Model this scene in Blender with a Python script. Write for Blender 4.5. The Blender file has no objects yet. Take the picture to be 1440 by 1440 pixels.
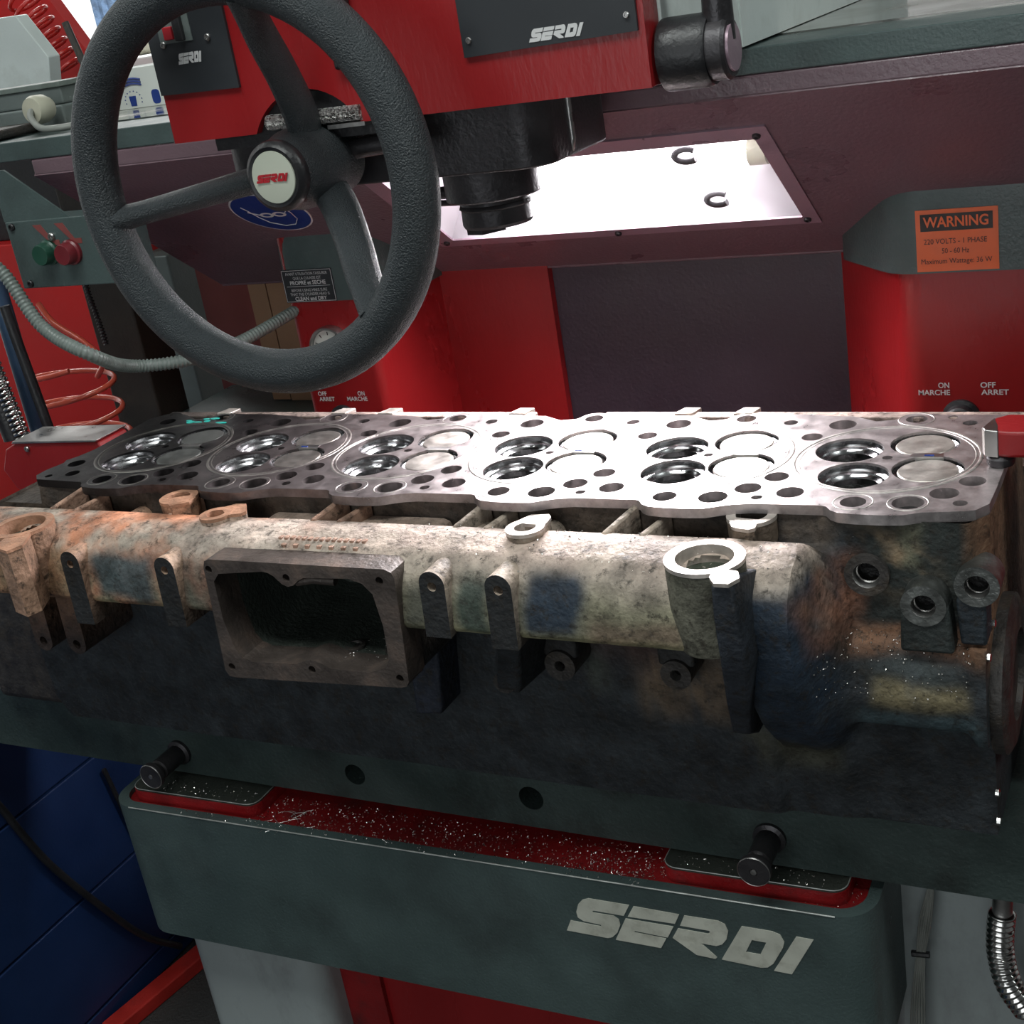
import bpy, math, random
from mathutils import Vector, Matrix, noise
from mathutils.geometry import delaunay_2d_cdt
random.seed(7)
pi = math.pi
S = bpy.context.scene
COL = S.collection
LIFT = 1.03            # the head's deck stands this far above the workshop floor

# ------------------------------------------------------------------ camera
cam_d = bpy.data.cameras.new('camera'); cam = bpy.data.objects.new('camera', cam_d); COL.objects.link(cam)
cam_d.sensor_width = 36.0; cam_d.sensor_fit = 'HORIZONTAL'
cam_d.lens = 36.0 * 1896.35 / 1440.0
cam_d.clip_start = 0.02; cam_d.clip_end = 60
R3 = Matrix(((0.88845846, -0.03376702, 0.45771318),
             (0.43208332, 0.39778913, -0.8093626),
             (-0.15474356, 0.91685528, 0.36800928)))
cam.matrix_world = Matrix.Translation((0.25262775, -1.12267292, 0.44434568 + LIFT)) @ R3.to_4x4()
S.camera = cam

# ------------------------------------------------------------------ world, lights, exposure
W = bpy.data.worlds.new('world'); S.world = W; W.use_nodes = True
W.node_tree.nodes['Background'].inputs[0].default_value = (0.75, 0.82, 0.85, 1)
W.node_tree.nodes['Background'].inputs[1].default_value = 0.2
S.view_settings.view_transform = 'Standard'; S.view_settings.look = 'None'
S.view_settings.gamma = 1.0; S.view_settings.use_curve_mapping = False
S.view_settings.exposure = 0.0
S.cycles.use_denoising = True
S.cycles.max_bounces = 8
S.cycles.sample_clamp_indirect = 6.0

def area(name, loc, target, sx, sy, power, col):
    d = bpy.data.lights.new(name, 'AREA'); d.shape = 'RECTANGLE'; d.size = sx; d.size_y = sy
    d.energy = power; d.color = col
    o = bpy.data.objects.new(name, d); COL.objects.link(o)
    loc = Vector(loc) + Vector((0, 0, LIFT)); tg = Vector(target) + Vector((0, 0, LIFT))
    o.location = loc; o.rotation_euler = (tg - loc).to_track_quat('-Z', 'Y').to_euler()
    return o
# fluorescent battens of the workshop ceiling, plus two added fill lights
area('ceiling_light_front', (-0.4, -0.85, 1.72), (-0.4, -0.5, -1), 1.5, 0.5, 27, (0.95, 1.0, 0.97))
area('front_fill_light', (-0.2, -3.2, 0.5), (-0.3, 0, -0.25), 2.4, 1.8, 24, (0.93, 0.98, 1.0))  # added frontal fill in place of room bounce, no door stands here
area('ceiling_light_left', (-2.4, 0.2, 1.8), (-1.6, 0.3, -1), 0.5, 1.6, 7.5, (0.97, 1.0, 0.98))
area('back_wall_fill_light', (-2.6, 1.9, 1.7), (-2.9, 2.4, 0.2), 1.4, 0.4, 75.0, (1.0, 1.0, 0.98))  # added fill aimed at the back wall to brighten its white
area('ceiling_light_right', (1.6, -0.2, 1.7), (0.4, 0.0, 0.2), 0.5, 1.4, 18, (0.93, 1.0, 0.98))

# the machine's lamp: light leaving the reflector behind the pane in the beam's sloping underside
_l = area('machine_lamp_light', (-.375, .271, .2375), (-.375, .271 - .588, .2375 - .809), .345, .15, 7.0, (1.0, 0.965, 0.985))
_l.data.spread = math.radians(138)

# ------------------------------------------------------------------ materials
def new_mat(name):
    m = bpy.data.materials.new(name); m.use_nodes = True
    return m, m.node_tree, m.node_tree.nodes, m.node_tree.links, m.node_tree.nodes['Principled BSDF']

def paint(name, rgb, rough=0.45, metal=0.0, var=0.18, scale=14.0, dirt=None, dirt_amt=0.35, dirt_scale=9.0,
          bump=0.02, bump_scale=220.0, rough_var=0.12, coat=0.0, spec=0.5, stretch=(1, 1, 1)):
    m, nt, N, L, P = new_mat(name)
    tc = N.new('ShaderNodeTexCoord'); mp = N.new('ShaderNodeMapping'); mp.inputs['Scale'].default_value = stretch
    L.new(tc.outputs['Object'], mp.inputs[0])
    n1 = N.new('ShaderNodeTexNoise'); n1.inputs['Scale'].default_value = scale; n1.inputs['Detail'].default_value = 6
    L.new(mp.outputs[0], n1.inputs['Vector'])
    r1 = N.new('ShaderNodeMapRange'); r1.inputs[1].default_value = 0.3; r1.inputs[2].default_value = 0.7
    r1.inputs[3].default_value = 1 - var; r1.inputs[4].default_value = 1 + var
    L.new(n1.outputs[0], r1.inputs[0])
    mx = N.new('ShaderNodeMix'); mx.data_type = 'RGBA'; mx.blend_type = 'MULTIPLY'; mx.inputs[0].default_value = 1
    mx.inputs[6].default_value = (*rgb, 1); L.new(r1.outputs[0], mx.inputs[7])
    out = mx.outputs[2]
    if dirt:
        n2 = N.new('ShaderNodeTexNoise'); n2.inputs['Scale'].default_value = dirt_scale; n2.inputs['Detail'].default_value = 8
        n2.inputs['Roughness'].default_value = 0.65
        L.new(mp.outputs[0], n2.inputs['Vector'])
        r2 = N.new('ShaderNodeMapRange'); r2.inputs[1].default_value = 0.5; r2.inputs[2].default_value = 0.72
        r2.inputs[4].default_value = dirt_amt; L.new(n2.outputs[0], r2.inputs[0])
        m2 = N.new('ShaderNodeMix'); m2.data_type = 'RGBA'; m2.inputs[7].default_value = (*dirt, 1)
        L.new(r2.outputs[0], m2.inputs[0]); L.new(out, m2.inputs[6]); out = m2.outputs[2]
    L.new(out, P.inputs['Base Color'])
    r3 = N.new('ShaderNodeMapRange'); r3.inputs[1].default_value = 0.3; r3.inputs[2].default_value = 0.7
    r3.inputs[3].default_value = max(0.03, rough - rough_var); r3.inputs[4].default_value = min(1, rough + rough_var)
    L.new(n1.outputs[0], r3.inputs[0]); L.new(r3.outputs[0], P.inputs['Roughness'])
    P.inputs['Metallic'].default_value = metal; P.inputs['Coat Weight'].default_value = coat
    P.inputs['Specular IOR Level'].default_value = spec
    if bump:
        n3 = N.new('ShaderNodeTexNoise'); n3.inputs['Scale'].default_value = bump_scale; n3.inputs['Detail'].default_value = 4
        L.new(mp.outputs[0], n3.inputs['Vector'])
        b = N.new('ShaderNodeBump'); b.inputs['Strength'].default_value = 0.6; b.inputs['Distance'].default_value = bump * 0.05
        L.new(n3.outputs[0], b.inputs['Height']); L.new(b.outputs[0], P.inputs['Normal'])
    return m

def emitter(name, rgb, k):
    m, nt, N, L, P = new_mat(name)
    P.inputs['Base Color'].default_value = (0.9, 0.9, 0.9, 1)
    P.inputs['Emission Color'].default_value = (*rgb, 1); P.inputs['Emission Strength'].default_value = k
    return m

def casting_mat():
    m, nt, N, L, P = new_mat('stained_cast_iron')
    at = N.new('ShaderNodeAttribute'); at.attribute_name = 'tint'
    tc = N.new('ShaderNodeTexCoord')
    n1 = N.new('ShaderNodeTexNoise'); n1.inputs['Scale'].default_value = 28; n1.inputs['Detail'].default_value = 9
    n1.inputs['Roughness'].default_value = 0.68; L.new(tc.outputs['Object'], n1.inputs['Vector'])
    r1 = N.new('ShaderNodeMapRange'); r1.inputs[1].default_value = 0.32; r1.inputs[2].default_value = 0.68
    r1.inputs[3].default_value = 0.42; r1.inputs[4].default_value = 1.5; L.new(n1.outputs[0], r1.inputs[0])
    mx = N.new('ShaderNodeMix'); mx.data_type = 'RGBA'; mx.blend_type = 'MULTIPLY'; mx.inputs[0].default_value = 1
    L.new(at.outputs['Color'], mx.inputs[6]); L.new(r1.outputs[0], mx.inputs[7])
    # pitting specks of dark oil
    n2 = N.new('ShaderNodeTexNoise'); n2.inputs['Scale'].default_value = 95; n2.inputs['Detail'].default_value = 5
    n2.inputs['Roughness'].default_value = 0.75; L.new(tc.outputs['Object'], n2.inputs['Vector'])
    r2 = N.new('ShaderNodeMapRange'); r2.inputs[1].default_value = 0.52; r2.inputs[2].default_value = 0.66
    r2.inputs[4].default_value = 0.8; L.new(n2.outputs[0], r2.inputs[0])
    m2 = N.new('ShaderNodeMix'); m2.data_type = 'RGBA'; m2.inputs[7].default_value = (0.022, 0.018, 0.014, 1)
    L.new(r2.outputs[0], m2.inputs[0]); L.new(mx.outputs[2], m2.inputs[6])
    L.new(m2.outputs[2], P.inputs['Base Color'])
    P.inputs['Roughness'].default_value = 0.62; P.inputs['Specular IOR Level'].default_value = 0.35
    n3 = N.new('ShaderNodeTexNoise'); n3.inputs['Scale'].default_value = 170; n3.inputs['Detail'].default_value = 6
    L.new(tc.outputs['Object'], n3.inputs['Vector'])
    b = N.new('ShaderNodeBump'); b.inputs['Strength'].default_value = 0.9; b.inputs['Distance'].default_value = 0.0022
    L.new(n3.outputs[0], b.inputs['Height']); L.new(b.outputs[0], P.inputs['Normal'])
    return m

def deck_mat(name, clean, soot, rough_c=0.34, rough_s=0.25, scale=22.0):
    # machined metal, sooty and oily towards the left end of the head (object X)
    m, nt, N, L, P = new_mat(name)
    tc = N.new('ShaderNodeTexCoord'); sx = N.new('ShaderNodeSeparateXYZ'); gm = N.new('ShaderNodeNewGeometry')
    L.new(gm.outputs['Position'], sx.inputs[0])
    n1 = N.new('ShaderNodeTexNoise'); n1.inputs['Scale'].default_value = scale; n1.inputs['Detail'].default_value = 8
    n1.inputs['Roughness'].default_value = 0.7; L.new(gm.outputs['Position'], n1.inputs['Vector'])
    a = N.new('ShaderNodeMath'); a.operation = 'MULTIPLY_ADD'; a.inputs[1].default_value = 0.30; L.new(n1.outputs[0], a.inputs[0])
    L.new(sx.outputs[0], a.inputs[2])
    r = N.new('ShaderNodeValToRGB')
    mr = N.new('ShaderNodeMapRange'); mr.inputs[1].default_value = -0.80; mr.inputs[2].default_value = -0.10; L.new(a.outputs[0], mr.inputs[0])
    L.new(mr.outputs[0], r.inputs[0])
    e = r.color_ramp.elements
    e[0].position = 0.0; e[0].color = (*soot, 1); e[1].position = 1.0; e[1].color = (*clean, 1)
    k = e.new(0.22); k.color = (*[s * 1.6 for s in soot], 1)
    k = e.new(0.50); k.color = (clean[0] * 0.38, clean[1] * 0.36, clean[2] * 0.36, 1)
    n2 = N.new('ShaderNodeTexNoise'); n2.inputs['Scale'].default_value = 60; n2.inputs['Detail'].default_value = 8; n2.inputs['Roughness'].default_value = 0.7
    L.new(gm.outputs['Position'], n2.inputs['Vector'])
    r2 = N.new('ShaderNodeMapRange'); r2.inputs[1].default_value = 0.35; r2.inputs[2].default_value = 0.65
    r2.inputs[3].default_value = 0.68; r2.inputs[4].default_value = 1.12; L.new(n2.outputs[0], r2.inputs[0])
    mx = N.new('ShaderNodeMix'); mx.data_type = 'RGBA'; mx.blend_type = 'MULTIPLY'; mx.inputs[0].default_value = 1
    L.new(r.outputs[0], mx.inputs[6]); L.new(r2.outputs[0], mx.inputs[7]); L.new(mx.outputs[2], P.inputs['Base Color'])
    P.inputs['Metallic'].default_value = 0.75
    r4 = N.new('ShaderNodeMapRange'); r4.inputs[1].default_value = 0.3; r4.inputs[2].default_value = 0.7
    r4.inputs[3].default_value = rough_s; r4.inputs[4].default_value = rough_c + 0.12; L.new(n2.outputs[0], r4.inputs[0])
    L.new(r4.outputs[0], P.inputs['Roughness'])
    b = N.new('ShaderNodeBump'); b.inputs['Strength'].default_value = 0.25; b.inputs['Distance'].default_value = 0.0006
    L.new(n2.outputs[0], b.inputs['Height']); L.new(b.outputs[0], P.inputs['Normal'])
    return m

M = {}
M['iron'] = casting_mat()
M['deck'] = deck_mat('machined_deck', (0.50, 0.45, 0.45), (0.018, 0.017, 0.018))
M['ring'] = deck_mat('ring_groove_metal', (0.80, 0.76, 0.72), (0.13, 0.125, 0.115))
M['valve'] = deck_mat('valve_face_metal', (0.50, 0.47, 0.43), (0.10, 0.105, 0.10), 0.42, 0.3)
M['seat'] = paint('cut_seat_steel', (0.42, 0.42, 0.43), 0.2, 1.0, 0.12, 30, bump=0.0)
M['bore'] = paint('dark_port_iron', (0.014, 0.013, 0.013), 0.6, 0.1, 0.3, 40, bump=0.3, bump_scale=120)
M['steel'] = paint('bare_steel', (0.46, 0.45, 0.44), 0.36, 1.0, 0.15, 30, bump=0.01)
M['dark_steel'] = paint('oily_dark_steel', (0.055, 0.052, 0.056), 0.42, 0.6, 0.25, 30, bump=0.02)
M['boss'] = paint('machined_boss_iron', (0.52, 0.47, 0.43), 0.42, 0.45, 0.25, 60, dirt=(0.16, 0.11, 0.08), dirt_amt=0.6, dirt_scale=40, bump=0.02)
M['rustboss'] = paint('rusty_boss_iron', (0.40, 0.21, 0.13), 0.6, 0.1, 0.25, 60, dirt=(0.13, 0.08, 0.05), dirt_amt=0.6, dirt_scale=40, bump=0.05)
M['darkboss'] = paint('blackened_boss_iron', (0.055, 0.05, 0.047), 0.5, 0.4, 0.3, 60, dirt=(0.12, 0.09, 0.06), dirt_amt=0.5, dirt_scale=50, bump=0.04)
M['thread'] = paint('threaded_port_steel', (0.24, 0.25, 0.24), 0.35, 0.9, 0.2, 60, bump=0.02)
M['flange'] = paint('gasket_stained_flange', (0.085, 0.068, 0.06), 0.5, 0.35, 0.3, 30, dirt=(0.17, 0.11, 0.08), dirt_amt=0.5, dirt_scale=30, bump=0.03)
M['teal'] = paint('grey_green_machine_paint', (0.060, 0.088, 0.086), 0.38, 0.0, 0.14, 10, dirt=(0.028, 0.034, 0.034), dirt_amt=0.6, dirt_scale=7, bump=0.02, bump_scale=300)
M['bar'] = paint('oil_stained_green_bar', (0.044, 0.064, 0.060), 0.42, 0.15, 0.22, 12, dirt=(0.016, 0.018, 0.017), dirt_amt=0.8, dirt_scale=11, bump=0.03)
M['mauve'] = paint('glare_tinted_beam_paint', (0.150, 0.096, 0.114), 0.34, 0.0, 0.06, 8, bump=0.02)  # grey-green paint with lamp glare and reflected red mixed into its colour
M['recess'] = paint('dark_grey_back_paint', (0.040, 0.029, 0.042), 0.5, 0.0, 0.12, 8, bump=0.02)
M['red'] = paint('glossy_red_machine_paint', (0.27, 0.010, 0.012), 0.33, 0.0, 0.10, 8, dirt=(0.22, 0.01, 0.012), dirt_amt=0.4, dirt_scale=6, bump=0.01, stretch=(1, 1, 0.35))
M['redbright'] = paint('bright_red_cabinet_paint', (0.52, 0.010, 0.010), 0.4, 0.0, 0.06, 5, bump=0.01)
M['redtray'] = paint('scuffed_red_tray_paint', (0.26, 0.010, 0.012), 0.38, 0.0, 0.2, 18, dirt=(0.05, 0.02, 0.02), dirt_amt=0.6, dirt_scale=25, bump=0.03)
M['redbrown'] = paint('dull_brown_red_panel', (0.21, 0.045, 0.04), 0.5, 0.0, 0.15, 8, dirt=(0.13, 0.05, 0.05), dirt_amt=0.5, bump=0.01)
M['white'] = paint('pale_grey_machine_paint', (0.64, 0.71, 0.69), 0.4, 0.0, 0.06, 8, dirt=(0.25, 0.26, 0.22), dirt_amt=0.4, dirt_scale=8, bump=0.01)
M['legwhite'] = paint('scuffed_white_leg_paint', (0.33, 0.37, 0.37), 0.42, 0.0, 0.08, 8, dirt=(0.12, 0.12, 0.12), dirt_amt=0.5, dirt_scale=16, bump=0.01, stretch=(1, 1, 0.5))
M['rim'] = paint('grained_charcoal_rubber', (0.024, 0.031, 0.035), 0.48, 0.0, 0.12, 40, bump=0.12, bump_scale=700, rough_var=0.06)
M['black'] = paint('black_plastic', (0.014, 0.014, 0.016), 0.4, 0.0, 0.15, 40, bump=0.02)
M['panel'] = paint('black_control_panel', (0.020, 0.023, 0.027), 0.45, 0.0, 0.06, 20, bump=0.0)
M['cream'] = paint('cream_badge_plastic', (0.50, 0.53, 0.44), 0.4, 0.0, 0.05, 10, bump=0.0)
M['letter'] = paint('pale_lettering', (0.50, 0.51, 0.44), 0.45, 0.0, 0.12, 40, dirt=(0.25, 0.24, 0.19), dirt_amt=0.6, dirt_scale=60, bump=0.0)
M['whiteprint'] = paint('white_print', (0.62, 0.62, 0.62), 0.5, 0.0, 0.05, 40, bump=0.0)
M['redprint'] = paint('red_print', (0.42, 0.01, 0.02), 0.5, 0.0, 0.05, 40, bump=0.0)
M['blackprint'] = paint('black_print', (0.02, 0.012, 0.01), 0.5, 0.0, 0.05, 40, bump=0.0)
M['orange'] = paint('orange_warning_sticker', (0.80, 0.145, 0.04), 0.5, 0.0, 0.06, 30, bump=0.0)
M['blueprint'] = paint('blue_sticker_print', (0.010, 0.035, 0.20), 0.45, 0.0, 0.06, 30, bump=0.0)
M['bluecab'] = paint('blue_cabinet_paint', (0.008, 0.027, 0.095), 0.42, 0.0, 0.2, 6, bump=0.01)
M['bluetube'] = paint('slate_blue_tube_paint', (0.035, 0.07, 0.13), 0.45, 0.0, 0.15, 12, bump=0.01)
M['conduit'] = paint('grey_green_conduit_plastic', (0.15, 0.18, 0.165), 0.4, 0.0, 0.12, 40, dirt=(0.08, 0.09, 0.08), dirt_amt=0.5, dirt_scale=50, bump=0.01)
M['airhose'] = paint('orange_red_air_hose', (0.62, 0.10, 0.06), 0.22, 0.0, 0.1, 20, bump=0.0, coat=0.4)
M['redhose'] = paint('red_coil_hose', (0.50, 0.02, 0.016), 0.25, 0.0, 0.1, 20, bump=0.0, coat=0.4)
M['chrome'] = paint('chrome', (0.72, 0.71, 0.69), 0.14, 1.0, 0.08, 40, bump=0.0)
M['post'] = paint('dirty_brown_black_post', (0.045, 0.040, 0.034), 0.5, 0.2, 0.3, 14, dirt=(0.10, 0.085, 0.06), dirt_amt=0.4, bump=0.03)
M['card'] = paint('brown_cardboard', (0.34, 0.20, 0.115), 0.75, 0.0, 0.08, 10, bump=0.02)
M['carton'] = paint('white_printed_carton', (0.55, 0.58, 0.55), 0.6, 0.0, 0.06, 10, bump=0.0)
M['greybox'] = paint('grey_electrical_box', (0.125, 0.15, 0.145), 0.45, 0.0, 0.15, 12, dirt=(0.06, 0.07, 0.065), dirt_amt=0.5, bump=0.02)
M['ivory'] = paint('ivory_plug_plastic', (0.44, 0.43, 0.34), 0.4, 0.0, 0.12, 20, dirt=(0.2, 0.17, 0.11), dirt_amt=0.5, bump=0.0)
M['cable'] = paint('grey_cable_rubber', (0.22, 0.23, 0.21), 0.5, 0.0, 0.1, 20, bump=0.0)
M['way'] = paint('ground_steel_way', (0.50, 0.48, 0.45), 0.16, 1.0, 0.08, 12, bump=0.0)
M['plate'] = paint('dirty_green_foot_plate', (0.055, 0.062, 0.052), 0.45, 0.3, 0.25, 30, dirt=(0.02, 0.02, 0.018), dirt_amt=0.7, dirt_scale=30, bump=0.03)
M['worn'] = paint('worn_bare_edge', (0.40, 0.42, 0.40), 0.4, 0.4, 0.2, 60, bump=0.0)
M['alu'] = paint('white_lamp_reflector', (0.50, 0.47, 0.50), 0.35, 0.0, 0.03, 20, bump=0.0)
M['frame'] = paint('brushed_lamp_frame', (0.34, 0.24, 0.29), 0.38, 0.3, 0.05, 30, bump=0.01)
M['lamp'] = emitter('lit_lamp_tube', (1.0, 0.96, 0.98), 8.0)
M['floor'] = paint('oily_concrete', (0.035, 0.035, 0.034), 0.6, 0.0, 0.3, 3, dirt=(0.015, 0.015, 0.015), dirt_amt=0.6, dirt_scale=2, bump=0.1)
M['wall'] = paint('white_workshop_wall', (0.86, 0.87, 0.87), 0.7, 0.0, 0.03, 2, bump=0.01)
M['greywall'] = paint('grey_workshop_wall', (0.30, 0.31, 0.31), 0.7, 0.0, 0.05, 2, bump=0.01)
M['denim'] = paint('blue_denim', (0.10, 0.16, 0.26), 0.85, 0.0, 0.5, 30, bump=0.1)
M['chip'] = paint('bright_metal_chips', (0.75, 0.72, 0.68), 0.25, 1.0, 0.2, 90, bump=0.0)
M['strap'] = paint('red_floor_strip', (0.42, 0.018, 0.012), 0.6, 0.0, 0.2, 20, dirt=(0.06, 0.02, 0.02), dirt_amt=0.5, bump=0.02)
M['tealpaint'] = paint('turquoise_paint_smear', (0.02, 0.42, 0.36), 0.4, 0.0, 0.1, 60, bump=0.0)
M['dial'] = paint('white_gauge_dial', (0.55, 0.56, 0.52), 0.4, 0.0, 0.05, 20, bump=0.0)
M['green'] = paint('bright_green_plastic', (0.10, 0.34, 0.06), 0.4, 0.0, 0.1, 20, bump=0.0)
M['darkgreen'] = paint('dark_green_button', (0.010, 0.055, 0.035), 0.35, 0.0, 0.1, 20, bump=0.0)
M['darkred'] = paint('dark_red_button', (0.14, 0.012, 0.018), 0.35, 0.0, 0.1, 20, bump=0.0)
M['plug'] = paint('greenish_core_plug', (0.10, 0.12, 0.09), 0.35, 0.5, 0.2, 40, bump=0.02)
M['inner'] = paint('dusty_grey_green_passage', (0.045, 0.055, 0.047), 0.55, 0.1, 0.25, 30, bump=0.05)
def glass_mat():
    m, nt, N, L, P = new_mat('clear_lamp_pane')
    tr = N.new('ShaderNodeBsdfTransparent'); tr.inputs[0].default_value = (0.96, 0.96, 0.96, 1)
    gl = N.new('ShaderNodeBsdfGlossy'); gl.inputs['Roughness'].default_value = 0.06
    mix = N.new('ShaderNodeMixShader'); mix.inputs[0].default_value = 0.07
    L.new(tr.outputs[0], mix.inputs[1]); L.new(gl.outputs[0], mix.inputs[2])
    L.new(mix.outputs[0], N['Material Output'].inputs['Surface'])
    return m
M['glass'] = glass_mat()

# ------------------------------------------------------------------ mesh helpers
class MB:
    def __init__(s): s.v = []; s.f = []
    def add(s, vs, fs):
        b = len(s.v); s.v += [tuple(p) for p in vs]; s.f += [tuple(b + i for i in f) for f in fs]; return s
    def box(s, x0, x1, y0, y1, z0, z1, T=None):
        vs = [(x, y, z) for x in (x0, x1) for y in (y0, y1) for z in (z0, z1)]
        if T: vs = [T(*p) for p in vs]
        return s.add(vs, [(0, 1, 3, 2), (4, 6, 7, 5), (0, 4, 5, 1), (2, 3, 7, 6), (0, 2, 6, 4), (1, 5, 7, 3)])
    def prism(s, poly, T, w0, w1):
        # poly in (u,v), T maps (u,v,w) to xyz; ends are ngons
        n = len(poly)
        vs = [T(u, v, w0) for u, v in poly] + [T(u, v, w1) for u, v in poly]
        return s.add(vs, [tuple(range(n))[::-1], tuple(range(n, 2 * n))] + [(i, (i + 1) % n, n + (i + 1) % n, n + i) for i in range(n)])
    def lathe(s, prof, T=None, n=32, closed=False):
        # prof: list of (r, h); T maps (a*cos, a*sin, h)
        T = T or (lambda u, v, w: (u, v, w))
        vs = []
        for r, h in prof:
            for i in range(n):
                a = 2 * pi * i / n; vs.append(T(r * math.cos(a), r * math.sin(a), h))
        m = len(prof); fs = []
        for j in range(m - 1 if not closed else m):
            k = (j + 1) % m
            for i in range(n):
                i2 = (i + 1) % n; fs.append((j * n + i, j * n + i2, k * n + i2, k * n + i))
        if not closed:
            if prof[0][0] > 1e-6: fs.append(tuple(range(n))[::-1])
            if prof[-1][0] > 1e-6: fs.append(tuple((m - 1) * n + i for i in range(n)))
        return s.add(vs, fs)
    def tube(s, path, rad, n=10, closed=False, flat=1.0):
        P = [Vector(p) for p in path]; m = len(P)
        R_ = rad if callable(rad) else (lambda i: rad)
        up = None; vs = []
        for i in range(m):
            if closed: t = (P[(i + 1) % m] - P[i - 1])
            else: t = P[min(i + 1, m - 1)] - P[max(i - 1, 0)]
            t.normalize()
            if up is None:
                up = Vector((0, 0, 1)) if abs(t.z) < 0.9 else Vector((1, 0, 0))
            a = t.cross(up); 
            if a.length < 1e-6: a = t.orthogonal()
            a.normalize(); b = a.cross(t).normalized(); up = b
            r = R_(i)
            for k in range(n):
                an = 2 * pi * k / n; vs.append(P[i] + a * (r * math.cos(an)) + b * (r * flat * math.sin(an)))
        fs = []
        for i in range(m if closed else m - 1):
            j = (i + 1) % m
            for k in range(n):
                k2 = (k + 1) % n; fs.append((i * n + k, i * n + k2, j * n + k2, j * n + k))
        if not closed: fs += [tuple(range(n))[::-1], tuple((m - 1) * n + k for k in range(n))]
        return s.add(vs, fs)
    def build(s, name, mat, parent=None, smooth=35, bevel=0.0, fix=True):
        me = bpy.data.meshes.new(name); me.from_pydata([tuple(p) for p in s.v], [], s.f); me.update()
        if fix:
            import bmesh
            bm = bmesh.new(); bm.from_mesh(me); bmesh.ops.recalc_face_normals(bm, faces=bm.faces); bm.to_mesh(me); bm.free()
        return link(name, me, mat, parent, smooth, bevel)

def link(name, me, mat, parent=None, smooth=35, bevel=0.0):
    if mat is not None: me.materials.append(M[mat] if isinstance(mat, str) else mat)
    if smooth is not None:
        me.shade_smooth(); me.set_sharp_from_angle(angle=math.radians(smooth))
    o = bpy.data.objects.new(name, me); COL.objects.link(o)
    if parent is not None: o.parent = parent
    if bevel:
        b = o.modifiers.new('bevel', 'BEVEL'); b.width = bevel; b.segments = 3; b.limit_method = 'ANGLE'; b.angle_limit = math.radians(40)
    return o

def thing(name, label, cat, loc=(0, 0, 0), group=None):
    o = bpy.data.objects.new(name, None); o.empty_display_size = 0.05; COL.objects.link(o)
    o.location = loc; tag(o, label, cat, group); return o
def tag(o, label=None, cat=None, group=None, kind=None):
    if label: o['label'] = label
    if cat: o['category'] = cat
    if group: o['group'] = group
    if kind: o['kind'] = kind
    return o

def inpoly(p, poly):
    x, y = p; c = False; n = len(poly); j = n - 1
    for i in range(n):
        xi, yi = poly[i]; xj, yj = poly[j]
        if (yi > y) != (yj > y) and x < (xj - xi) * (y - yi) / (yj - yi) + xi: c = not c
        j = i
    return c

def circle(cx, cy, r, n=28, ry=None):
    ry = ry or r
    return [(cx + r * math.cos(2 * pi * i / n), cy + ry * math.sin(2 * pi * i / n)) for i in range(n)]

def rrect(x0, x1, y0, y1, r, n=5):
    o = []
    for cx, cy, a0 in ((x1 - r, y1 - r, 0), (x0 + r, y1 - r, 90), (x0 + r, y0 + r, 180), (x1 - r, y0 + r, 270)):
        for i in range(n + 1):
            a = math.radians(a0 + 90 * i / n); o.append((cx + r * math.cos(a), cy + r * math.sin(a)))
    return o

def plate(mb, outline, holes, T, w0, w1, through=True, depths=None, floors=True, nofloor=()):
    """flat plate: face with holes at w1, outer wall to w0, hole walls to w0 (or own depth), optional floors / back"""
    pts = [Vector(p) for p in outline]; edges = [(i, (i + 1) % len(outline)) for i in range(len(outline))]
    for h in holes:
        b = len(pts); pts += [Vector(p) for p in h]; edges += [(b + i, b + (i + 1) % len(h)) for i in range(len(h))]
    vo, eo, fo, *_ = delaunay_2d_cdt(pts, edges, [], 0, 1e-7)
    good = []
    for f in fo:
        c = sum((vo[i] for i in f), Vector((0, 0))) / len(f)
        if inpoly(c, outline) and not any(inpoly(c, h) for h in holes): good.append(tuple(f))
    V = [T(p.x, p.y, w1) for p in vo]; n = len(V); F = list(good); mb.nface = n
    if through:
        V += [T(p.x, p.y, w0) for p in vo]; F += [tuple(i + n for i in f)[::-1] for f in good]
    def wall(loop, d0):
        b = len(V); m = len(loop)
        V.extend(T(u, v, w1) for u, v in loop); V.extend(T(u, v, d0) for u, v in loop)
        F.extend((b + i, b + (i + 1) % m, b + m + (i + 1) % m, b + m + i) for i in range(m))
        return b + m, m
    wall(outline, w0)
    for k, h in enumerate(holes):
        d = depths[k] if depths else w0
        b, m = wall(h, d)
        if depths and floors and k not in nofloor: F.append(tuple(b + i for i in range(m)))
    mb.add(V, F); return mb

def helix(p0, p1, r, turns, n=24, rx=None, phase=0.0):
    p0 = Vector(p0); p1 = Vector(p1); ax = (p1 - p0); L = ax.length; t = ax / L
    a = t.cross(Vector((0, 1, 0))); a = a.normalized() if a.length > 1e-4 else Vector((1, 0, 0)); b = t.cross(a).normalized()
    out = []
    for i in range(int(turns * n) + 1):
        an = 2 * pi * i / n + phase
        out.append(p0 + t * (L * i / (turns * n)) + a * (r * math.cos(an)) + b * ((rx or r) * math.sin(an)))
    return out

def spline(pts, n=12):
    P = [Vector(p) for p in pts]; P = [P[0] * 2 - P[1]] + P + [P[-1] * 2 - P[-2]]; out = []
    for i in range(1, len(P) - 2):
        for k in range(n):
            t = k / n; a, b, c, d = P[i - 1:i + 3]
            out.append(0.5 * ((2 * b) + (c - a) * t + (2 * a - 5 * b + 4 * c - d) * t * t + (3 * b - a - 3 * c + d) * t ** 3))
    out.append(P[-2]); return out

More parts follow.
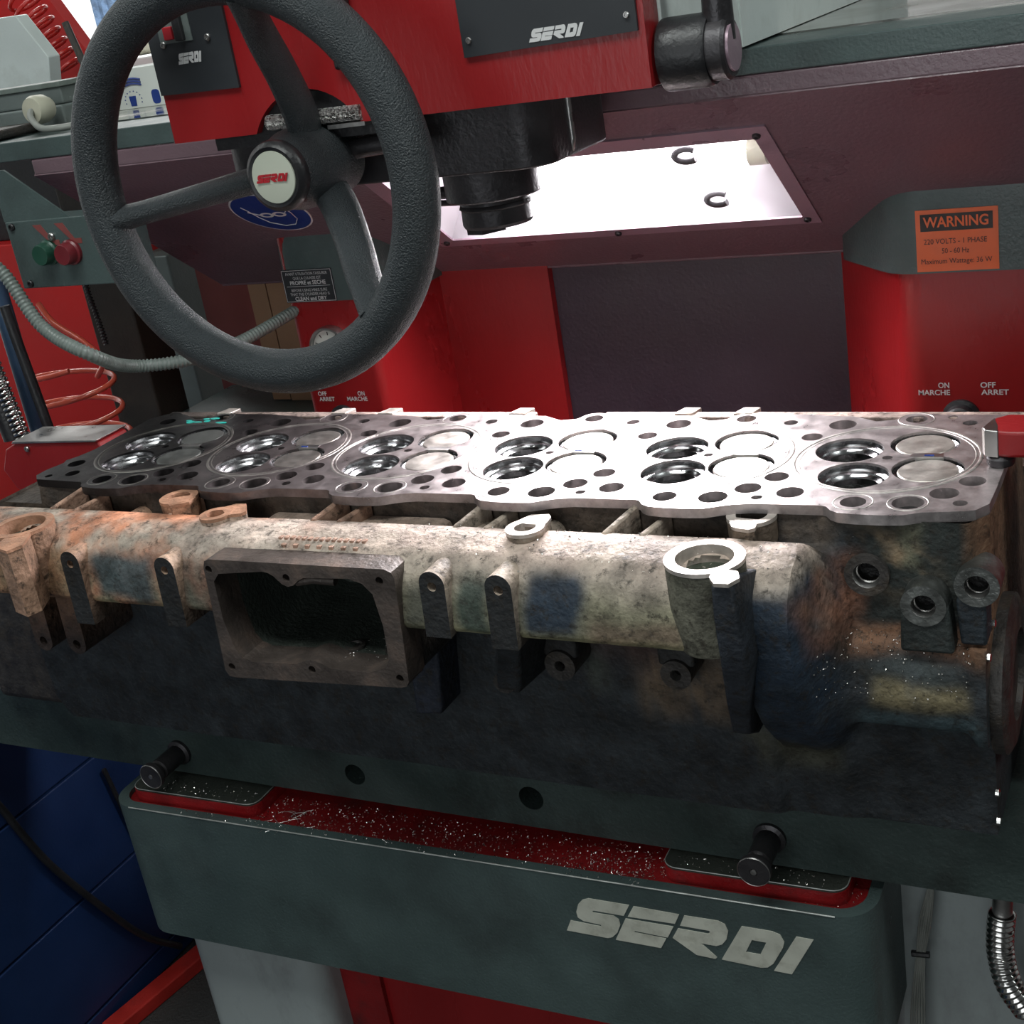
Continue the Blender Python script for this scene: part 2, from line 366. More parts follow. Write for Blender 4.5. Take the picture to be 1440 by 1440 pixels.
def resample(path, step):
    out = [Vector(path[0])]; acc = 0.0
    for a, b in zip(path, path[1:]):
        a = Vector(a); b = Vector(b); d = (b - a).length
        while d > 1e-9 and acc + d >= step:
            a = a + (b - a) * ((step - acc) / d); d = (b - a).length; acc = 0.0; out.append(a.copy())
        acc += d
    return out

XZ = lambda y: (lambda u, v, w: (u, y - w, v))          # a frame standing on a plane facing the camera side (-Y)
XY = lambda z: (lambda u, v, w: (u, v, z + w))

# frame of the sloping underside of the beam: u = X, v = distance down the slope, w = outward
SA = math.radians(36); P0Y, P0Z = 0.12, 0.305
def SL(u, v, w): return (u, P0Y + v * math.cos(SA) - w * math.sin(SA), P0Z - v * math.sin(SA) - w * math.cos(SA))

def text_mesh(txt, size, bold=False):
    c = bpy.data.curves.new('t', 'FONT'); c.body = txt; c.size = size; c.align_x = 'CENTER'; c.align_y = 'CENTER'
    c.resolution_u = 3
    if bold: c.offset = size * 0.022
    o = bpy.data.objects.new('t', c); COL.objects.link(o)
    dg = bpy.context.evaluated_depsgraph_get(); dg.update()
    me = bpy.data.meshes.new_from_object(o.evaluated_get(dg)); 
    vs = [v.co.copy() for v in me.vertices]; fs = [tuple(p.vertices) for p in me.polygons]
    bpy.data.objects.remove(o); bpy.data.curves.remove(c); bpy.data.meshes.remove(me)
    return vs, fs
def lettering(name, txt, cx, cz, T, size, mat, parent, bold=False, wide=1.0, w=0.0006, slant=0.0, skew=0.0, width=None):
    vs, fs = text_mesh(txt, size, bold)
    if width:
        xs = [v.x for v in vs]; wide = width / (max(xs) - min(xs))
    mb = MB(); mb.add([T(cx + v.x * wide + v.y * slant, cz + v.y + v.x * skew, w) for v in vs], fs)
    return mb.build(name, mat, parent, smooth=None, fix=False)

LOGO = {'S': [(0.584, 1.0), (1.425, 0.996), (1.28, 0.716), (0.662, 0.723), (0.619, 0.701), (0.654, 0.672), (1.066, 0.674), (1.165, 0.604), (1.179, 0.481), (1.089, 0.273), (0.973, 0.14), (0.869, 0.096), (0.0, 0.11), (0.121, 0.378), (0.74, 0.358), (0.77, 0.345), (0.765, 0.399), (0.4, 0.418), (0.29, 0.488), (0.279, 0.623), (0.347, 0.817), (0.457, 0.945)],
 'E': [(1.511, 0.986), (2.421, 0.966), (2.312, 0.73), (1.361, 0.713)],
 'F': [(1.307, 0.654), (2.273, 0.652), (2.127, 0.366), (1.472, 0.39), (1.448, 0.354), (2.093, 0.332), (1.961, 0.08), (1.033, 0.089)],
 'R': [(2.52, 0.963), (3.176, 0.969), (3.303, 0.912), (3.349, 0.761), (3.297, 0.564), (3.204, 0.427), (3.078, 0.361), (2.786, 0.367), (3.068, 0.09), (3.034, 0.047), (2.668, 0.063), (2.227, 0.381), (2.36, 0.63), (2.948, 0.62), (2.996, 0.664), (2.978, 0.7), (2.41, 0.705)],
 'D': [(3.619, 0.931), (4.18, 0.928), (4.333, 0.881), (4.396, 0.724), (4.36, 0.588), (4.151, 0.177), (4.036, 0.064), (3.909, 0.028), (3.156, 0.06)],
 'I': [(4.626, 0.894), (4.938, 0.886), (4.48, 0.0), (4.148, 0.01)]}
LOGO_H = [(3.788, 0.651), (4.058, 0.646), (3.919, 0.34), (3.645, 0.339)]
def logo(T, x0, z0, x1, h, mat, parent, level=True, w=0.0006):
    k = (x1 - x0) / 4.938; mb = MB()
    for c, poly in LOGO.items():
        g = lambda p: (x0 + p[0] * k, z0 + (p[1] + (0.022 * p[0] - 0.11 if level else 0) * 1.0) * h)
        plate(mb, [g(p) for p in poly], [[g(p) for p in LOGO_H]] if c == 'D' else [], T, 0.0, w, through=False)
    return mb.build('logo_lettering', mat, parent, smooth=None)

def screw(T, u, v, r, parent, mat='dark_steel', name='screw'):
    mb = MB(); mb.lathe([(r, 0), (r, r * 0.5), (r * 0.8, r * 0.75), (r * 0.45, r * 0.75), (r * 0.4, r * 0.35), (0.0, r * 0.35)], lambda a, b, c: T(u + a, v + b, c), n=14)
    return mb.build(name, mat, parent)

# ================================================================== SETTING
def room():
    z0 = -1.03; z1 = 2.0
    for nm, b, m in (('floor', (-4.2, 3.2, -3.4, 3.0, z0 - 0.05, z0), 'floor'),
                     ('wall_back', (-4.2, 3.2, 2.9, 3.0, z0, z1), 'wall'),
                     ('wall_left', (-4.3, -4.2, -3.4, 3.0, z0, z1), 'wall'),
                     ('wall_right', (3.2, 3.3, -3.4, 3.0, z0, z1), 'greywall'),
                     ('wall_front', (-4.2, 3.2, -3.5, -3.4, z0, z1), 'greywall'),
                     ('ceiling', (-4.2, 3.2, -3.4, 3.0, z1, z1 + 0.05), 'greywall')):
        tag(MB().box(*b).build(nm, m, None, smooth=None), kind='structure')
    # dark joint between two white wall sheets
    tag(MB().box(-3.062, -3.052, 2.892, 2.9, 0.2, z1).build('trim_1', 'black', None, smooth=None), kind='structure')
room()

# ================================================================== CYLINDER HEAD
PITCH = 0.165
head = thing('cylinder_head', 'long rusty six-cylinder diesel engine cylinder head lying deck up on green bar', 'cylinder head')

def lerp(a, b, t): return a + (b - a) * t
def sst(a, b, x):
    t = min(1, max(0, (x - a) / (b - a))); return t * t * (3 - 2 * t)
SEC_A = [(-.105, -.008), (-.105, -.048), (-.138, -.048), (-.1415, -.0170), (-.165, -.0155), (-.188, -.0205), (-.206, -.0335), (-.2135, -.051), (-.2175, -.083), (-.213, -.089), (-.120, -.093), (-.112, -.13), (-.110, -.25), (-.108, -.316)]
SEC_B = [(-.105, -.008), (-.108, -.036), (-.128, -.037), (-.1400, -.0195), (-.160, -.0185), (-.182, -.0255), (-.199, -.042), (-.205, -.066), (-.203, -.10), (-.190, -.14), (-.163, -.184), (-.130, -.220), (-.104, -.245), (-.100, -.316)]
SEC_C = [(-.117, -.008), (-.117, -.025), (-.117, -.040), (-.116, -.055), (-.116, -.070), (-.115, -.085), (-.114, -.104), (-.116, -.112), (-.125, -.119), (-.134, -.136), (-.138, -.163), (-.130, -.192), (-.100, -.208), (-.095, -.316)]
def subdiv(sec, n=6):
    o = []
    for a, b in zip(sec, sec[1:]):
        for k in range(n): o.append((lerp(a[0], b[0], k / n), lerp(a[1], b[1], k / n)))
    o.append(sec[-1])
    for _ in range(1):          # soften the corners
        o = [o[0]] + [((o[i - 1][0] + 2 * o[i][0] + o[i + 1][0]) / 4, (o[i - 1][1] + 2 * o[i][1] + o[i + 1][1]) / 4) for i in range(1, len(o) - 1)] + [o[-1]]
    return o
QA, QB, QC = subdiv(SEC_A), subdiv(SEC_B), subdiv(SEC_C)
def section(x):
    ab = sst(-.094, -.080, x); bc = sst(-.040, -.006, x); fl = sst(.078, .094, x)
    out = []
    for a, b, c in zip(QA, QB, QC):
        y = lerp(lerp(a[0], b[0], ab), c[0], bc); z = lerp(lerp(a[1], b[1], ab), c[1], bc)
        if fl > 0 and z < -.11 and z > -.205: y = lerp(y, -.139, fl * 0.8)
        out.append((y, z))
    return out

BEIGE = (0.37, 0.315, 0.26); PINK = (0.45, 0.35, 0.30); RUST = (0.40, 0.175, 0.10); OLIVE = (0.20, 0.195, 0.125)
NAVY = (0.020, 0.032, 0.050); TEALD = (0.045, 0.070, 0.078); BLK = (0.024, 0.028, 0.032); BRN = (0.17, 0.115, 0.07)
def blob(x, z, x0, x1, z0, z1, s=0.008):
    return sst(x0 - s, x0 + s, x) * (1 - sst(x1 - s, x1 + s, x)) * sst(z0 - s, z0 + s, z) * (1 - sst(z1 - s, z1 + s, z))
def tint(x, y, z):
    x0, y0, z0 = x, y, z
    w = noise.noise(Vector((x * 22, y * 22, z * 22))) * 0.012
    x += w; z += w * 0.7
    n = noise.fractal(Vector((x * 30, y * 30 + 5, z * 30)), 0.8, 2.0, 5)
    c = Vector(BLK)
    def put(col, k):
        nonlocal c
        c = c.lerp(Vector(col), min(1, max(0, k)))
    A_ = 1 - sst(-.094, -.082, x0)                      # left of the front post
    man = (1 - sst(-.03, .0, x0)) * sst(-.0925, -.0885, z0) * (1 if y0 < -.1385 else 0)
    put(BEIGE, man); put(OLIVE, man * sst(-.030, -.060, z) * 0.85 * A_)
    put((0.36, 0.34, 0.19), man * A_ * sst(-.078, -.085, z0) * (.7 + n * .4))
    put(PINK, man * sst(-.040, -.018, z) * (0.7 + n * 0.5) * sst(-.70, -.3, x))
    put(RUST, man * (1 - sst(-.62, -.44, x)) * (0.55 + n))
    put((0.60, 0.26, 0.15), man * blob(x, y, -.78, -.64, -.165, -.12, .01) * 0.8)
    put((0.50, 0.42, 0.36), man * blob(x, y, -.66, -.52, -.205, -.15, .01) * 0.75)
    put((0.22, 0.14, 0.08), man * blob(x, z, -1.0, -.79, -.10, -.035) * 0.75)
    for a, b, q0, q1, col, k in ((-.762, -.680, -.084, -.034, TEALD, .94), (-.655, -.605, -.10, -.036, (.05, .05, .045), .75), (-.330, -.296, -.088, -.036, (.028, .048, .042), .88),
                              (-.262, -.214, -.080, -.030, NAVY, .98), (-.118, -.088, -.078, -.030, (.04, .045, .042), .9), (-.385, -.362, -.095, -.045, (.03, .035, .035), .7),
                              (-.205, -.125, -.088, -.066, (.12, .07, .05), .65)):
        put(col, blob(x, z, a, b, q0, q1) * k * man)
    # recess between deck wall and cover
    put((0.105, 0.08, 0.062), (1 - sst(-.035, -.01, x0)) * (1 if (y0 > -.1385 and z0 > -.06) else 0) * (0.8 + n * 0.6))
    # nose and water pipe on the right
    put(NAVY, sst(-.084, -.074, x) * (1 - sst(-.030, -.010, x)) * (1 - sst(-.045, -.030, z)) * sst(-.235, -.22, z))
    put((0.30, 0.135, 0.08), blob(x, z, -.030, .000, -.105, -.040) * (0.6 + n * 0.6))
    r = sst(-.020, .006, x)
    put((0.026, 0.031, 0.029), r * sst(-.11, -.10, z)); put(OLIVE, r * blob(x, z, .03, .05, -.05, -.01) * 0.5)
    put((0.20, 0.145, 0.09), blob(x, z, -.020, .06, -.070, -.02, .02) * max(0, n) * 1.3)
    put((0.20, 0.10, 0.055), r * blob(x, z, -.02, .10, -.127, -.104, .006) * (0.75 + n * 0.5))
    put((0.20, 0.11, 0.065), sst(.082, .095, x) * sst(-.14, -.11, z) * 0.85)
    put((0.20, 0.165, 0.09), r * blob(x, z, .005, .082, -.172, -.145, .008) * (0.8 + n * .5))
    put(TEALD, r * blob(x, z, -.06, .10, -.205, -.176, .008) * 0.85)
    put((0.04, 0.05, 0.05), r * blob(x, z, .0, .08, -.145, -.128, .006) * 0.8)
    # lower flank stains
    put(BRN, blob(x, z, -.215, -.118, -.215, -.150, .014) * (0.7 + n))
    put((0.07, 0.035, 0.028), blob(x, z, -.30, -.19, -.165, -.118, .01) * 0.7)
    put((0.09, 0.10, 0.075), blob(x, z, -.265, -.245, -.20, -.16, .01) * (0.5 + n))
    put((0.075, 0.07, 0.04), blob(x, z, -.12, -.03, -.265, -.225, .012) * (0.45 + n))
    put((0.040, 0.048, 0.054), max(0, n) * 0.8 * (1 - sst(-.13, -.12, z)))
    return c

def set_tint(me, fn=tint):
    a = me.color_attributes.new('tint', 'FLOAT_COLOR', 'POINT')
    for i, v in enumerate(me.vertices):
        c = fn(*v.co); a.data[i].color = (c[0], c[1], c[2], 1)

OPEN = (-.598, -.404, -.144, -.036)     # intake opening in the manifold flank
def casting():
    xs = []; x = -1.0
    while x < 0.1001: xs.append(x); x += 0.0042
    xs[-1] = 0.100
    V = []; F = []
    for x in xs:
        for (y, z) in section(x):
            d = noise.noise(Vector((x * 60, y * 60, z * 60))) * 0.0006 + noise.noise(Vector((x * 14, y * 14, z * 14))) * 0.0010
            zz = z
            if x < -.985 and z < -.28: zz = max(z, -.289 - (x + 1.0) * 1.8)
            if x < -.927 and y > -.139: zz = min(zz, -.030)
            if x > .084 and z > -.113: y = y + .020 * sst(.084, .101, x)
            V.append((x, y - d, zz))
    m = len(QA)
    for i in range(len(xs) - 1):
        xm = (xs[i] + xs[i + 1]) / 2
        for j in range(m - 1):
            zm = V[i * m + j][2]; ym = V[i * m + j][1]
            if OPEN[0] - .002 < xm < OPEN[1] + .002 and OPEN[2] < zm < OPEN[3] and ym < -.104 and (zm < -.06 or ym < -.19): continue
            if any((xm - a) ** 2 + (zm - b) ** 2 < .0118 ** 2 and ym < -.1 for a, b in ((.006, -.0562), (.0536, -.0727), (.094, -.0564))): continue
            if any((xm - a) ** 2 + (ym - b) ** 2 < r_ ** 2 and zm > -.052 for a, b, r_ in ((-.2823, -.1586, .0095), (-.1032, -.1975, .0225), (-.6313, -.1564, .009), (-.8519, -.2053, .0235))): continue
            F.append((i * m + j, (i + 1) * m + j, (i + 1) * m + j + 1, i * m + j + 1))
    # back, bottom and the two ends
    for i in (0, len(xs) - 1):
        b = len(V); V.append((xs[i], .122, -.034 if i == 0 else -.008)); V.append((xs[i], .122, V[(i + 1) * m - 1][2]))
        loop = [i * m + j for j in range(m)] + [b + 1, b]
        F.append(tuple(loop if i == 0 else loop[::-1]))
    b0 = len(xs) * m
    n0 = len(V); V += [(-1.0, -.1035, -.0345), (-1.0, .122, -.0345), (-.928, .122, -.0345), (-.928, -.1035, -.0345), (-.926, -.1035, -.0085), (-.926, .122, -.0085)]; F.append((n0, n0 + 1, n0 + 2, n0 + 3)); F.append((n0 + 3, n0 + 2, n0 + 5, n0 + 4))
    F.append((b0, b0 + 1, b0 + 3, b0 + 2))
    F.append((m - 1, len(xs) * m - 1, b0 + 3, b0 + 1))
    mb = MB(); mb.add(V, F)
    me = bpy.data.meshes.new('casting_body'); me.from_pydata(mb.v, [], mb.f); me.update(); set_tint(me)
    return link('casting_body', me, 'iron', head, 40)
casting()

# --- deck with every opening
HOLES = {'a': (-.0064, -.0997, .0108), 'b': (.0375, -.0981, .0130), 'c': (.0623, -.0762, .0118), 'd': (.1014, -.0831, .0118),
         'e': (.0803, -.0491, .0108), 'f': (.0081, .0997, .0098), 'g': (-.0574, .0836, .0128), 'h': (-.0785, .0502, .0098),
         'i': (-.1090, .0891, .0068), 'j': (.0011, .0007, .0045), 't': (-.0891, -.0959, .0050)}
INT = [(-.0360, .0178), (-.0192, -.0420)]; EXH = [(.0270, .0370), (.0400, -.0237)]
def deck():
    top = []
    left = [(-.9255, -.105), (-.9365, -.094), (-.937, -.079), (-.931, -.055), (-.935, -.047), (-.928, -.034), (-.923, -.012), (-.925, .04), (-.927, .095), (-.905, .121)]
    front = []
    for k in range(6):
        cx = -PITCH * (5 - k)
        lob = [(-.030, -.109), (-.026, -.111), (-.021, -.118), (-.014, -.1225), (.0, -.1245), (.020, -.125), (.038, -.1232), (.050, -.117), (.060, -.1128), (.075, -.1095)]
        for p in lob:
            if k == 5 and p[0] > .055: continue
            front.append((cx + p[0], p[1]))
    front += [(.085, -.111), (.0915, -.1085), (.0955, -.102), (.1000, -.095), (.1010, -.06), (.1012, .03), (.1012, .104), (.098, .112)]
    back = []
    for k in range(5, -1, -1):
        cx = -PITCH * (5 - k)
        seg = [(.060, .1125), (.030, .1125), (.018, .1145), (.008, .1155), (-.002, .1135), (-.012, .098), (-.028, .0935), (-.040, .1005), (-.052, .107), (-.075, .108), (-.088, .1115), (-.100, .1125)]
        for p in seg:
            if k == 0 and p[0] < -.04: continue
            back.append((cx + p[0], p[1]))
    outline = front + back + left[::-1]
    outline = [(x, y) for x, y in outline]
    holes = []; dep = []
    for k in range(6):
        cx = -PITCH * (5 - k)
        for n_, (u, v, r) in HOLES.items():
            if n_ == 'd' and k == 5: u, v, r = .0778, -.0956, .0058
            if k == 0 and n_ in 'git': continue
            if k == 0 and n_ == 'h': continue
            holes.append(circle(cx + u, v, r, 22)); dep.append(-.0088 if n_ in 'abt' else (-.012 - r * 2.0 if n_ not in 'ji' else -.02))
        for u, v in INT: holes.append(circle(cx + u, v, .0302, 44)); dep.append(-.0025)
        for u, v in EXH: holes.append(circle(cx + u, v, .0302, 44)); dep.append(-.0025)
    for u, v, r in ((.0401, .1050, .0048), (.0576, .0899, .0066), (.0890, .0985, .0075), (-.9166 , -.0949, .0045), (-.9100, -.0560, .0105), (-.8897, .0844, .0105), (-.889, -.0853, .0085)):
        holes.append(circle(u, v, r, 20)); dep.append(-.022)
    mb = MB()
    # plate() gives hole walls; the valve openings get only a shallow lip, the seats carry on below
    plate(mb, outline, holes, XY(0), -.009, 0.0, through=False, depths=dep, floors=False)
    d = mb.build('deck_face', 'deck', head, 30, fix=False)
    # dark floors of the passages, one joined part
    fl = MB()
    for h, dd in zip(holes, dep):
        if dd < -.004: fl.add([(x, y, dd * 0.98) for x, y in h], [tuple(range(len(h)))])
    fl.build('passage_floor', 'bore', head, None, fix=False)['kind'] = 'stuff'
    mr = MB(); mr.add([(x, y, -.0085) for x, y in outline], [tuple(range(len(outline)))])
deck()
# raised rail of the casting behind the deck
rail = MB()
for a, b in ((-.915, -.400), (-.318, .106)):
    rail.box(a, b, .108, .1245, -.05, -.0012)
me_r = rail.build('rear_rail', 'iron', head, 30, bevel=.0015); set_tint(me_r.data, lambda x, y, z: Vector((.40, .30, .26)).lerp(Vector((.06, .05, .045)), 1 - sst(-.75, -.55, x)))
for x in (-.835, -.665, -.600, -.430, -.238, -.175):
    MB().prism([(x, .113), (x + .020, .113), (x + .024, .131), (x + .006, .131)], XY(0), -.03, .0012).build('cast_lug', 'boss', head, 30, bevel=.001)

seat_me = None
def seat_proto():
    # insert ring, cut cone and open throat
    mb = MB(); mb.lathe([(.0302, -.0022), (.0300, -.0060), (.0262, -.0076), (.0258, -.0092), (.0236, -.0118), (.0226, -.0124), (.0222, -.0170)], n=48)
    mb.f = [f for f in mb.f if len(f) == 4]
    o = mb.build('valve_seat', 'seat', head, 20, fix=False)
    t = MB(); t.lathe([(.0222, -.0170), (.0205, -.030), (.0185, -.052), (.010, -.060), (.0, -.062)], n=36)
    t.f = [f for f in t.f if len(f) <= 4]
    tt = t.build('port_throat', 'bore', o, 60, fix=False)
    g = MB(); g.lathe([(.0055, -.060), (.0055, -.040), (.0045, -.038), (.0, -.038)], n=16); gg = g.build('valve_guide', 'thread', o, 40)
    return [o, tt, gg]
def valve_proto():
    mb = MB(); mb.lathe([(.0302, -.0022), (.0300, -.0052), (.0272, -.0074), (.0245, -.0090), (.0235, -.012)], n=48)
    mb.f = [f for f in mb.f if len(f) == 4]
    o = mb.build('valve_recess', 'seat', head, 20, fix=False)
    v = MB(); v.lathe([(.0, -.0016), (.0246, -.0016), (.0256, -.0026), (.0256, -.0048), (.0225, -.009), (.010, -.014)], n=48)
    vv = v.build('exhaust_valve', 'valve', o, 25)
    return [o, vv]
def place(protos, spots):
    first = True
    for x, y in spots:
        if first: objs = protos; first = False
        else:
            objs = []
            for p in protos:
                c = p.copy(); COL.objects.link(c); objs.append(c)
            for c in objs[1:]: c.parent = objs[0]; c.matrix_parent_inverse.identity()
        objs[0].location = (x, y, 0)
def sp(lst, order=(5, 4, 3, 2, 1, 0)): return [(-PITCH * (5 - k) + u, v) for k in order for u, v in lst]
place(seat_proto(), sp(INT)); place(valve_proto(), sp(EXH))
# bridge notch between the two exhaust valves and fire ring grooves, gasket prints
rg = MB(); rg.lathe([(.0812, .0001), (.0806, .0006), (.0788, .0006), (.0782, .0001)], n=96, closed=True); rg0 = rg.build('fire_ring_mark', 'ring', head, 60)
rg2 = MB(); rg2.lathe([(.0762, .0001), (.0758, .0004), (.0752, .0004), (.0748, .0001)], n=96, closed=True); rg1 = rg2.build('fire_ring_mark', 'ring', rg0, 60)
place([rg0, rg1], [(-PITCH * k, 0) for k in range(6)])
gm = MB(); gm.lathe([(.0168, .0001), (.0165, .0004), (.0158, .0004), (.0155, .0001)], n=40, closed=True)
g0 = gm.build('gasket_ring_mark', 'ring', head, 60); place([g0], sp([(-.0064, -.0997), (.0375, -.0981), (.0081, .0985)]))
br = MB(); br.prism([(-.0140, -.0045), (.0150, -.0040), (.0135, .0055), (-.0125, .0050)], XY(0), -.006, .0003)
b0 = br.build('valve_bridge', 'steel', head, 30); place([b0], [(-PITCH * k + .0335, .0065) for k in range(6)])
MB().box(-.004, .004, -.001, .001, .0004, .0009).build('ink_mark', 'blueprint', head, None).location = (-.3, .0065, 0)
c_ = [o for o in COL.objects if o.name == 'ink_mark'][0]
for x in (.036, -.630):
    k_ = c_.copy(); COL.objects.link(k_); k_.location = (x, .006, 0)
sm = MB()
for i in range(7):
    x, y = -.832 + random.uniform(-.028, .03), .088 + random.uniform(-.008, .008)
    sm.prism(circle(x, y, random.uniform(.004, .009), 9, random.uniform(.002, .005)), XY(0), .0002, .0007)
sm.build('paint_smear', 'tealpaint', head, None)

# --- bosses on the manifold
def boss(name, cx, cy, zt, ro, ri, h, mat, tab=None, tr=.010, depth=.02, cup='bore', side=(.30, .25, .20)):
    out = circle(cx, cy, ro, 40)
    mb = MB(); plate(mb, out, [circle(cx, cy, ri, 32)], XY(0), zt - .0035, zt, through=False, depths=[zt - depth], floors=False)
    if tab:
        mb.prism(tab, XY(0), zt - .0035, zt - .0003)
    o = mb.build(name, mat, head, 35)
    q = MB(); q.lathe([(ro * .985, zt - .003), (ro * .97, zt - h * .5), (ro * .80, zt - h)], lambda a, b, c: (cx + a, cy + b, c), n=36)
    q.f = [f for f in q.f if len(f) == 4]
    if tab:
        c = (sum(p[0] for p in tab) / len(tab), sum(p[1] for p in tab) / len(tab))
        q.prism([((p[0] - c[0]) * .94 + c[0], (p[1] - c[1]) * .94 + c[1]) for p in tab], XY(0), zt - h, zt - .003)
    q = q.build('boss_wall', 'iron', o, 40); set_tint(q.data, lambda x, y, z: Vector(side) * (1.0 + noise.noise(Vector((x * 60, y * 60, z * 60))) * .6))
    f = MB(); f.lathe([(ri * 1.0, zt - depth * .9), (ri * .72, zt - depth * .98), (0, zt - depth)], lambda a, b, c: (cx + a, cy + b, c), n=28)
    f.f = [q for q in f.f if len(q) <= 4]
    f.build('bore_floor', cup, o, 50, fix=False)
    return o
boss('threaded_boss', -.2823, -.1586, -.008, .0180, .0100, .012, 'boss', [(-.298, -.150), (-.289, -.131), (-.2725, -.1285), (-.268, -.134), (-.2665, -.1435), (-.2665, -.152)], depth=.026)
boss('threaded_boss', -.0898, -.1115, -.009, .0215, .0135, .040, 'boss', [(-.107, -.118), (-.1035, -.130), (-.0995, -.137), (-.0955, -.1395), (-.0835, -.1425), (-.0790, -.138), (-.0800, -.128), (-.073, -.122)], side=(.16, .12, .09), depth=.028)
boss('core_plug_boss', -.1032, -.1975, -.009, .0330, .0240, .079, 'boss', None, .012, .018, 'plug', (.10, .098, .075))
boss('threaded_boss', -.7015, -.1270, -.005, .0205, .0122, .030, 'rustboss', [(-.717, -.135), (-.695, -.150), (-.678, -.139), (-.679, -.127), (-.686, -.120)], side=(.34, .19, .12))
boss('threaded_boss', -.6313, -.1564, -.009, .0168, .0096, .012, 'rustboss', [(-.636, -.142), (-.625, -.130), (-.613, -.129), (-.600, -.147), (-.602, -.153), (-.616, -.158)], side=(.50, .38, .30), depth=.026)
boss('core_plug_boss', -.8519, -.2050, -.009, .0335, .0250, .075, 'rustboss', [(-.845, -.230), (-.838, -.258), (-.812, -.266), (-.806, -.250), (-.822, -.222)], .009, .016, 'plug', (.30, .18, .12))
# tab and dark post beside the large boss
TABP = [(-.0884, -.2270), (-.0875, -.2330), (-.0809, -.2428), (-.0692, -.2425), (-.0638, -.2307), (-.0683, -.2199), (-.078, -.218)]
p = MB(); p.prism(TABP, XY(0), -.0125, -.0092)
p.build('boss_tab', 'boss', head, 35)
def iron_part(mb, name, fn, bevel=0.0, smooth=35):
    o = mb.build(name, 'iron', head, smooth, bevel); set_tint(o.data, fn); return o
lev = [(-.0125, -.0850, -.0665, -.2400), (-.045, -.0862, -.0660, -.2385), (-.090, -.0868, -.0640, -.2320), (-.140, -.0960, -.0760, -.2050), (-.188, -.1050, -.0890, -.1740), (-.208, -.1080, -.0920, -.140)]
V = []; F = []
for z, xa, xb, yf in lev:
    yb_ = max(-.222, -.222 + max(0, -.02 - z) * 4) if z > -.05 else -.105
    V += [(xa, yb_, z), (xa, yf, z), (xb, yf, z), (xb, yb_, z)]
for k in range(len(lev) - 1): F += [(4 * k + i, 4 * k + (i + 1) % 4, 4 * k + 4 + (i + 1) % 4, 4 * k + 4 + i) for i in range(4)]
F += [(0, 1, 2, 3), tuple(4 * (len(lev) - 1) + i for i in (3, 2, 1, 0))]
iron_part(MB().add(V, F), 'front_post', lambda x, y, z: Vector((.024, .029, .037)), .003)

# --- lugs on the manifold face: rounded top, blind hole, running down the flank
def dark_disc(cx, cz, y, r, parent):
    MB().add([(a, y, b) for a, b in circle(cx, cz, r, 14)], [tuple(range(14))]).build('hole_floor', 'bore', parent, None)
def lug(cx, zt, w, zb, shift, yf, mat_fn, hole=True, yb=-.10, top_run=True):
    """upright lug whose flat face stands at yf; top rounded; zb bottom; shift = sideways lean at the bottom"""
    out = []
    for i in range(13):
        a = pi * i / 12; out.append((cx + w * math.cos(a), zt - w + w * math.sin(a)))
    out += [(cx - w + shift, zb), (cx + w + shift, zb)]
    holes = [circle(cx, zt - w * 1.15, w * .36, 14)] if hole else []
    mb = MB(); plate(mb, out, holes, lambda u, v, q: (u, yf - q, v), yf - yb, 0.0, through=False, depths=[-.012] if hole else None, floors=True)
    if top_run:     # the rounded back of the lug fading into the cover
        pass
    o = iron_part(mb, 'bolt_lug', mat_fn, .0)
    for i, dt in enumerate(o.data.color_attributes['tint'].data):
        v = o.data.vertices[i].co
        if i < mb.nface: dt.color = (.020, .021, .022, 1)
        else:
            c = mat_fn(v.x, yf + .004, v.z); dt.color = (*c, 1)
    if hole: dark_disc(cx, zt - w * 1.15, yf + .0112, w * .37, o)
    return o
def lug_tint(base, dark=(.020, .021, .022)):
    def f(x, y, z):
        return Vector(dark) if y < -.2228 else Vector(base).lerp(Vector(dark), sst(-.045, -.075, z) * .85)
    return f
for (cx, zt, w, zb, sh, base) in ((-.7775, -.0278, .0122, -.111, -.003, (.36, .22, .15)), (-.6525, -.0275, .0122, -.104, -.003, (.42, .29, .21)),
                                  (-.3480, -.0247, .0128, -.090, -.003, (.38, .31, .25)), (-.2822, -.0240, .0128, -.096, -.003, (.38, .31, .25))):
    lug(cx, zt, w, zb, sh, -.2235, lug_tint(base))
for (cx, zt, w, base) in ((-.7775, -.0278, .0117, (.46, .26, .18)), (-.6525, -.0275, .0117, (.52, .38, .30)), (-.3480, -.0247, .0122, (.44, .37, .31)), (-.2822, -.0240, .0122, (.44, .37, .31))):
    mb = MB(); mb.tube([(cx, -.2112, zt - w), (cx, -.200, zt - w * .93), (cx - .002, -.185, zt - w * .75), (cx - .004, -.163, -.0225)], lambda i, w=w: w * (1, .95, .78, .40)[i], 18)
    iron_part(mb, 'lug_ridge', lambda x, y, z, b=base: Vector(b), smooth=60)
# strut carrying the fourth lug down to the drain boss
V = [(-.2980, -.2225, -.094), (-.2725, -.2225, -.094), (-.3060, -.1770, -.170), (-.3310, -.1770, -.170), (-.2980, -.108, -.094), (-.2725, -.108, -.094), (-.3060, -.108, -.178), (-.3310, -.108, -.178)]
iron_part(MB().add(V, [(0, 1, 2, 3), (4, 7, 6, 5), (0, 4, 5, 1), (1, 5, 6, 2), (2, 6, 7, 3), (3, 7, 4, 0)]), 'lug_strut', lambda x, y, z: Vector((.022, .026, .030)), .004)
